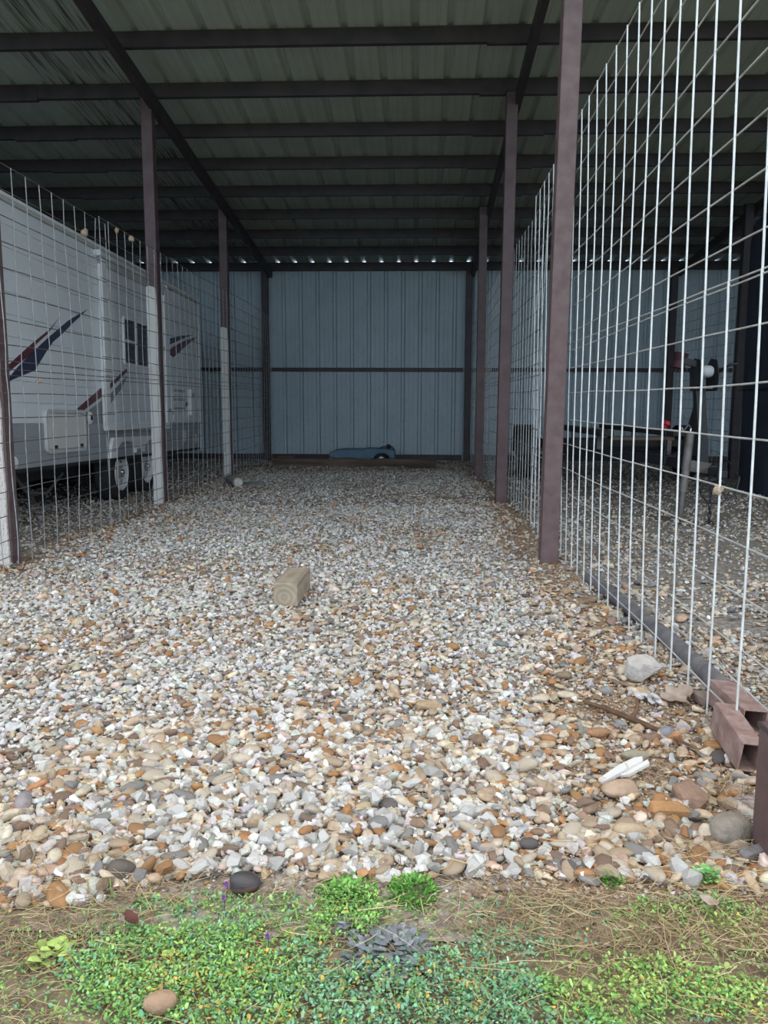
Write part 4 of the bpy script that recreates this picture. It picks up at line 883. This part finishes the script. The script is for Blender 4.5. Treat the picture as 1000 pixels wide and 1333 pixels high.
STONE_M = [mat('stone_'+k, PAL[k], tuple(v*0.70 for v in PAL[k]), 30, 0.75, 0, 0.3, 70) for k in PK]
STONE_ME = {}
for s_ in single:
    key = (s_[5], s_[6] % (6 if s_[5] else 10))
    if key not in STONE_ME:
        V, F = (T_ROUND if key[0] else T_SHARP)[key[1]]
        me = bpy.data.meshes.new('stone'); me.from_pydata(V.tolist(), [], F.tolist()); me.materials.append(STONE_M[0])
        if key[0]: me.polygons.foreach_set('use_smooth', [True]*len(F))
        STONE_ME[key] = me
    o = bpy.data.objects.new('stone', STONE_ME[key]); COL.objects.link(o); o.parent = floor
    o.matrix_local = Matrix.Translation(Vector(s_[1])) @ Matrix(s_[2].tolist()).to_4x4() @ Matrix.Diagonal((*s_[3], 1))
    o.material_slots[0].link = 'OBJECT'; o.material_slots[0].material = STONE_M[s_[4]]

# ------------------------------------------------------------------ weeds, thatch and straw along the front edge
def leaves(mass_, x, y, z, L, Wd, yaw, pitch, col):
    n = len(x); d = np.stack([np.cos(yaw)*np.cos(pitch), np.sin(yaw)*np.cos(pitch), np.sin(pitch)], 1)
    s = np.stack([-np.sin(yaw), np.cos(yaw), np.zeros(n)], 1); u = np.cross(s, d)*-1
    b = np.stack([x, y, z], 1); L = L[:, None]; Wd = Wd[:, None]
    V = np.stack([b, b+d*L*0.3+s*Wd+u*Wd*0.3, b+d*L*0.75+s*Wd*0.9+u*Wd*0.3, b+d*L, b+d*L*0.75-s*Wd*0.9+u*Wd*0.3, b+d*L*0.3-s*Wd+u*Wd*0.3], 1)
    F = np.array([(0, 1, 5), (1, 2, 4), (1, 4, 5), (2, 3, 4)])
    mass_.raw(V.reshape(-1, 3), (F[None]+(np.arange(n)*6)[:, None, None]).reshape(-1, 3), np.repeat(col, 6, 0))
GREEN = np.array([(0.17, 0.33, 0.08), (0.22, 0.38, 0.10), (0.12, 0.26, 0.08), (0.28, 0.37, 0.10), (0.14, 0.31, 0.18), (0.19, 0.29, 0.17)])
def ell(x, y, cx, cy, rx, ry): return 1-smooth(0.55, 1.15, np.hypot((x-cx)/rx, (y-cy)/ry)+0.5*(vnoise(x, y, 14, 8)-0.5))
def green_density(x, y):
    d = ell(x, y, -0.40, 1.34, 0.26, 0.15)
    d = np.maximum(d, 0.9*ell(x, y, -0.24, 1.26, 0.40, 0.12))
    d = np.maximum(d, 0.75*ell(x, y, -0.13, 1.52, 0.10, 0.10)); d = np.maximum(d, 0.85*ell(x, y, 0.05, 1.30, 0.22, 0.12))
    d = np.maximum(d, 0.8*ell(x, y, 0.20, 1.26, 0.25, 0.12)); d = np.maximum(d, 0.7*ell(x, y, 0.52, 1.33, 0.22, 0.10))
    d = np.maximum(d, 0.5*ell(x, y, 0.60, 1.56, 0.14, 0.07)); d = np.maximum(d, 0.45*ell(x, y, -0.33, 1.52, 0.3, 0.06)); d = np.maximum(d, 0.5*ell(x, y, 0.2, 1.45, 0.1, 0.06))
    d = np.maximum(d, 0.55*(y < 1.16)+0*x); d = np.maximum(d, 0.14*(y < 1.58)+0*x)
    return np.clip(d*(0.4+1.1*vnoise(x, y, 22, 6))*(0.55+0.8*vnoise(x, y, 60, 16)), 0, 1)
n = 130000
x = RNG.uniform(-0.95, 0.95, n); y = RNG.uniform(0.80, 1.64, n)
d = green_density(x, y); k = RNG.uniform(0, 1, n) < d; x, y, d = x[k], y[k], d[k]; n = len(x)
hue = vnoise(x, y, 6, 21); u = RNG.uniform(0, 1, n)
gi = np.where(hue > 0.62, RNG.choice([4, 5, 2, 4], n), np.where(hue < 0.35, RNG.choice([3, 1, 0, 3], n), RNG.choice([0, 1, 2, 0], n)))
gi = np.where((x < -0.2) & (u < 0.7), RNG.choice([0, 1, 1, 2, 4], n), gi)
c = GREEN[gi]*1.3*np.exp(RNG.normal(0, 0.22, (n, 1)))
yel = RNG.uniform(0, 1, n) < 0.02+0.09*(vnoise(x, y, 11, 44) > 0.62); c[yel] = np.array([0.50, 0.36, 0.08])*np.exp(RNG.normal(0, 0.2, (yel.sum(), 1)))
z = gz(x, y)+RNG.uniform(0.0, 0.026, n)*np.clip(d*1.3, 0.25, 1)
weeds = Mass(); leaves(weeds, x, y, z, 0.0070*np.exp(RNG.normal(0, 0.35, n)), 0.0023*np.exp(RNG.normal(0, 0.3, n)), RNG.uniform(0, 2*PI, n), RNG.uniform(-0.2, 1.0, n), c)
# grass blades
n = 2600; x = RNG.uniform(-0.9, 0.9, n); y = RNG.uniform(0.85, 1.58, n); k = RNG.uniform(0, 1, n) < 0.25+0.75*green_density(x, y); x, y = x[k], y[k]; n = len(x)
leaves(weeds, x, y, gz(x, y), RNG.uniform(0.02, 0.045, n), np.full(n, 0.0011), RNG.uniform(0, 2*PI, n), RNG.uniform(0.3, 1.3, n), GREEN[RNG.integers(0, 4, n)]*np.exp(RNG.normal(0, 0.2, (n, 1))))
w = weeds.build('grass', M['plant']); tag(w, 'low green weeds and grass carpeting the strip in front of gravel', None, None, 'stuff'); w.parent = ground

def straws(mass_, x, y, z, L, r, yaw, pitch, bend, col):
    n = len(x); P = []
    for i, s in enumerate((0, 0.35, 0.7, 1.0)):
        a = yaw+bend*s
        P.append(np.stack([x+L*s*np.cos(a)*np.cos(pitch), y+L*s*np.sin(a)*np.cos(pitch), z+L*np.sin(pitch)*s*(1-0.45*s)], 1))
    d = P[-1]-P[0]; d /= np.linalg.norm(d, axis=1)[:, None]; sd = np.stack([-d[:, 1], d[:, 0], np.zeros(n)], 1); sd /= np.maximum(1e-6, np.linalg.norm(sd, axis=1))[:, None]
    up = np.array([0, 0, 1.0]); rr = r[:, None]; V = []
    for i in range(4):
        k = (1, 1, 0.8, 0.35)[i]; V += [P[i]-sd*rr*k, P[i]+up*rr*k*1.2, P[i]+sd*rr*k]
    V = np.stack(V, 1); F = []
    for i in range(3):
        for j in range(2): a = 3*i+j; F += [(a, a+1, a+4), (a, a+4, a+3)]
    F = np.array(F); mass_.raw(V.reshape(-1, 3), (F[None]+(np.arange(n)*12)[:, None, None]).reshape(-1, 3), np.repeat(col, 12, 0))
st = Mass()
def straw_patch(n, x0, x1, y0, y1, Lm, lift, dens, light, dirn=None):
    x = RNG.uniform(x0, x1, n); y = RNG.uniform(y0, y1, n); k = RNG.uniform(0, 1, n) < dens(x, y); x, y = x[k], y[k]; n = len(x)
    base = np.array([(0.42, 0.31, 0.17), (0.30, 0.21, 0.12), (0.20, 0.135, 0.085), (0.52, 0.42, 0.24)])[RNG.choice(4, n, p=light)]
    yaw = RNG.uniform(0, 2*PI, n) if dirn is None else dirn+RNG.normal(0, 0.55, n)+PI*(RNG.uniform(0, 1, n) < 0.5)
    straws(st, x, y, gz(x, y)+RNG.uniform(0, lift, n), Lm*np.exp(RNG.normal(0, 0.4, n)), RNG.uniform(0.0005, 0.0010, n), yaw, RNG.normal(0.06, 0.12, n), RNG.normal(0, 0.5, n), base*np.exp(RNG.normal(0, 0.15, (n, 1))))
thatch = lambda x, y: np.maximum(ell(x, y, 0.42, 1.50, 0.42, 0.13), np.maximum(0.8*ell(x, y, -0.75, 1.50, 0.25, 0.18), np.maximum(0.55*ell(x, y, -0.1, 1.47, 0.35, 0.10), 0.30)))*np.clip(1.1-0.6*green_density(x, y), 0, 1)
straw_patch(22000, -0.95, 0.95, 0.85, 1.68, 0.035, 0.014, thatch, [0.30, 0.30, 0.28, 0.12])
straw_patch(2600, -0.9, 0.9, 0.95, 1.66, 0.075, 0.034, lambda x, y: 0.25+0.6*ell(x, y, 0.5, 1.52, 0.4, 0.15), [0.45, 0.15, 0.1, 0.30])
straw_patch(420, 0.45, 0.85, 1.58, 1.90, 0.14, 0.02, lambda x, y: ell(x, y, 0.68, 1.72, 0.2, 0.14), [0.45, 0.1, 0.05, 0.40], -0.5)
straw_patch(500, -1.0, -0.5, 1.5, 1.85, 0.07, 0.025, lambda x, y: 0.6+0*x, [0.45, 0.3, 0.15, 0.10])
straw_patch(1300, -1.2, 1.0, 1.65, 2.6, 0.06, 0.035, lambda x, y: 0.25+0.45*brown(x, y), [0.45, 0.25, 0.15, 0.15])
straw_patch(260, -0.05, 0.4, 5.8, 6.15, 0.08, 0.02, lambda x, y: ell(x, y, 0.16, 5.97, 0.2, 0.12), [0.3, 0.5, 0.2, 0.0])
straw_patch(300, 0.80, 0.93, 1.86, 2.12, 0.05, 0.03, lambda x, y: 0.9+0*x, [0.1, 0.2, 0.65, 0.05])
o = st.build('straw', M['straw']); tag(o, 'dry straw and thatch littering the edge between gravel and weeds', None, None, 'stuff'); o.parent = ground

def tuft(label, cx, cy, rad, h, n, cols, L=0.011, wd=0.0036, name='weed_tuft', cat='weed', pr=(0.0, 1.1)):
    z0 = G(cx, cy); a = RNG.uniform(0, 2*PI, n); r = rad*np.sqrt(RNG.uniform(0, 1, n))
    t = thing(name, label, cat, (cx, cy, z0))
    m_ = Mass(); x, y = r*np.cos(a), r*np.sin(a); z = h*(1-(r/rad)**2)*RNG.uniform(0.15, 1, n)
    c = np.array(cols)[RNG.integers(0, len(cols), n)]*np.exp(RNG.normal(0, 0.2, (n, 1)))
    leaves(m_, x, y, z, L*np.exp(RNG.normal(0, 0.25, n)), wd*np.exp(RNG.normal(0, 0.2, n)), a+RNG.normal(0, 0.8, n), RNG.uniform(*pr, n), c)
    o = m_.build('foliage', M['plant']); o.parent = t; o['kind'] = 'stuff'
    mb = MB()
    for k in range(7):
        q = 2*PI*k/7+0.4; mb.tube([(0, 0, -0.004), (0.4*rad*math.cos(q), 0.4*rad*math.sin(q), h*0.5), (0.6*rad*math.cos(q), 0.6*rad*math.sin(q), h*0.75)], 0.0009, 5)
    mb.build('stem', M['twig'], t)
    return t
FERN = [(0.13, 0.34, 0.06), (0.20, 0.42, 0.09), (0.10, 0.26, 0.05)]
tuft('bright green feathery weed tuft growing up at the gravel edge, center', 0.0, 1.60, 0.052, 0.034, 520, FERN, 0.013, 0.0026, pr=(-0.1, 1.2))
tuft('small green weed tuft between tan stones, right of the center one', 0.445, 1.655, 0.022, 0.03, 220, FERN, 0.009, 0.003)
tuft('loose green weed clump at gravel edge, left of the center tuft', -0.145, 1.585, 0.065, 0.018, 420, FERN, 0.012, 0.004)
tuft('clover-like green weed by the straw near the maroon corner post', 0.655, 1.665, 0.03, 0.035, 140, [(0.16, 0.42, 0.12), (0.22, 0.46, 0.12)], 0.014, 0.006)
tuft('pale yellow-green broad leaved weed at the far left edge', -0.70, 1.375, 0.03, 0.02, 60, [(0.30, 0.42, 0.10), (0.36, 0.45, 0.14)], 0.02, 0.009, pr=(-0.1, 0.5))
tuft('grey-purple flat weed rosette in the green strip at bottom center', -0.045, 1.40, 0.075, 0.022, 420, [(0.17, 0.19, 0.20), (0.22, 0.23, 0.25), (0.15, 0.20, 0.17)], 0.022, 0.0055, pr=(-0.15, 0.5))
tuft('small grey-purple weed rosette up-left of the larger grey one', -0.125, 1.475, 0.03, 0.015, 110, [(0.20, 0.21, 0.24), (0.24, 0.24, 0.27)], 0.018, 0.005, pr=(-0.15, 0.5))
tuft('tiny orange-red leaf rosette touching the grey weed rosette', 0.005, 1.385, 0.02, 0.012, 70, [(0.42, 0.14, 0.04), (0.5, 0.28, 0.06)], 0.012, 0.004, pr=(0, 0.6))
for i, (fx, fy, lab) in enumerate(((-0.285, 1.405, 'purple wild flower in the green weeds, lowest of the three'), (-0.40, 1.52, 'purple wild flower near dark cobble, middle of the three'), (-0.405, 1.565, 'purple wild flower closest to the gravel'))):
    t = thing('wild_flower', lab, 'flower', (fx, fy, G(fx, fy)))
    mb = MB(); mb.tube([(0, 0, -0.003), (0.002, 0, 0.03)], 0.0009, 5); mb.build('stem', M['twig'], t)
    m_ = Mass(); k = 16; a = np.arange(k)*2.4; leaves(m_, np.zeros(k), np.zeros(k), np.full(k, 0.028)+0.0006*np.arange(k), np.full(k, 0.007), np.full(k, 0.002), a, np.linspace(0.1, 1.2, k), np.tile([(0.36, 0.16, 0.50)], (k, 1)))
    o = m_.build('petals', M['plant']); o.parent = t
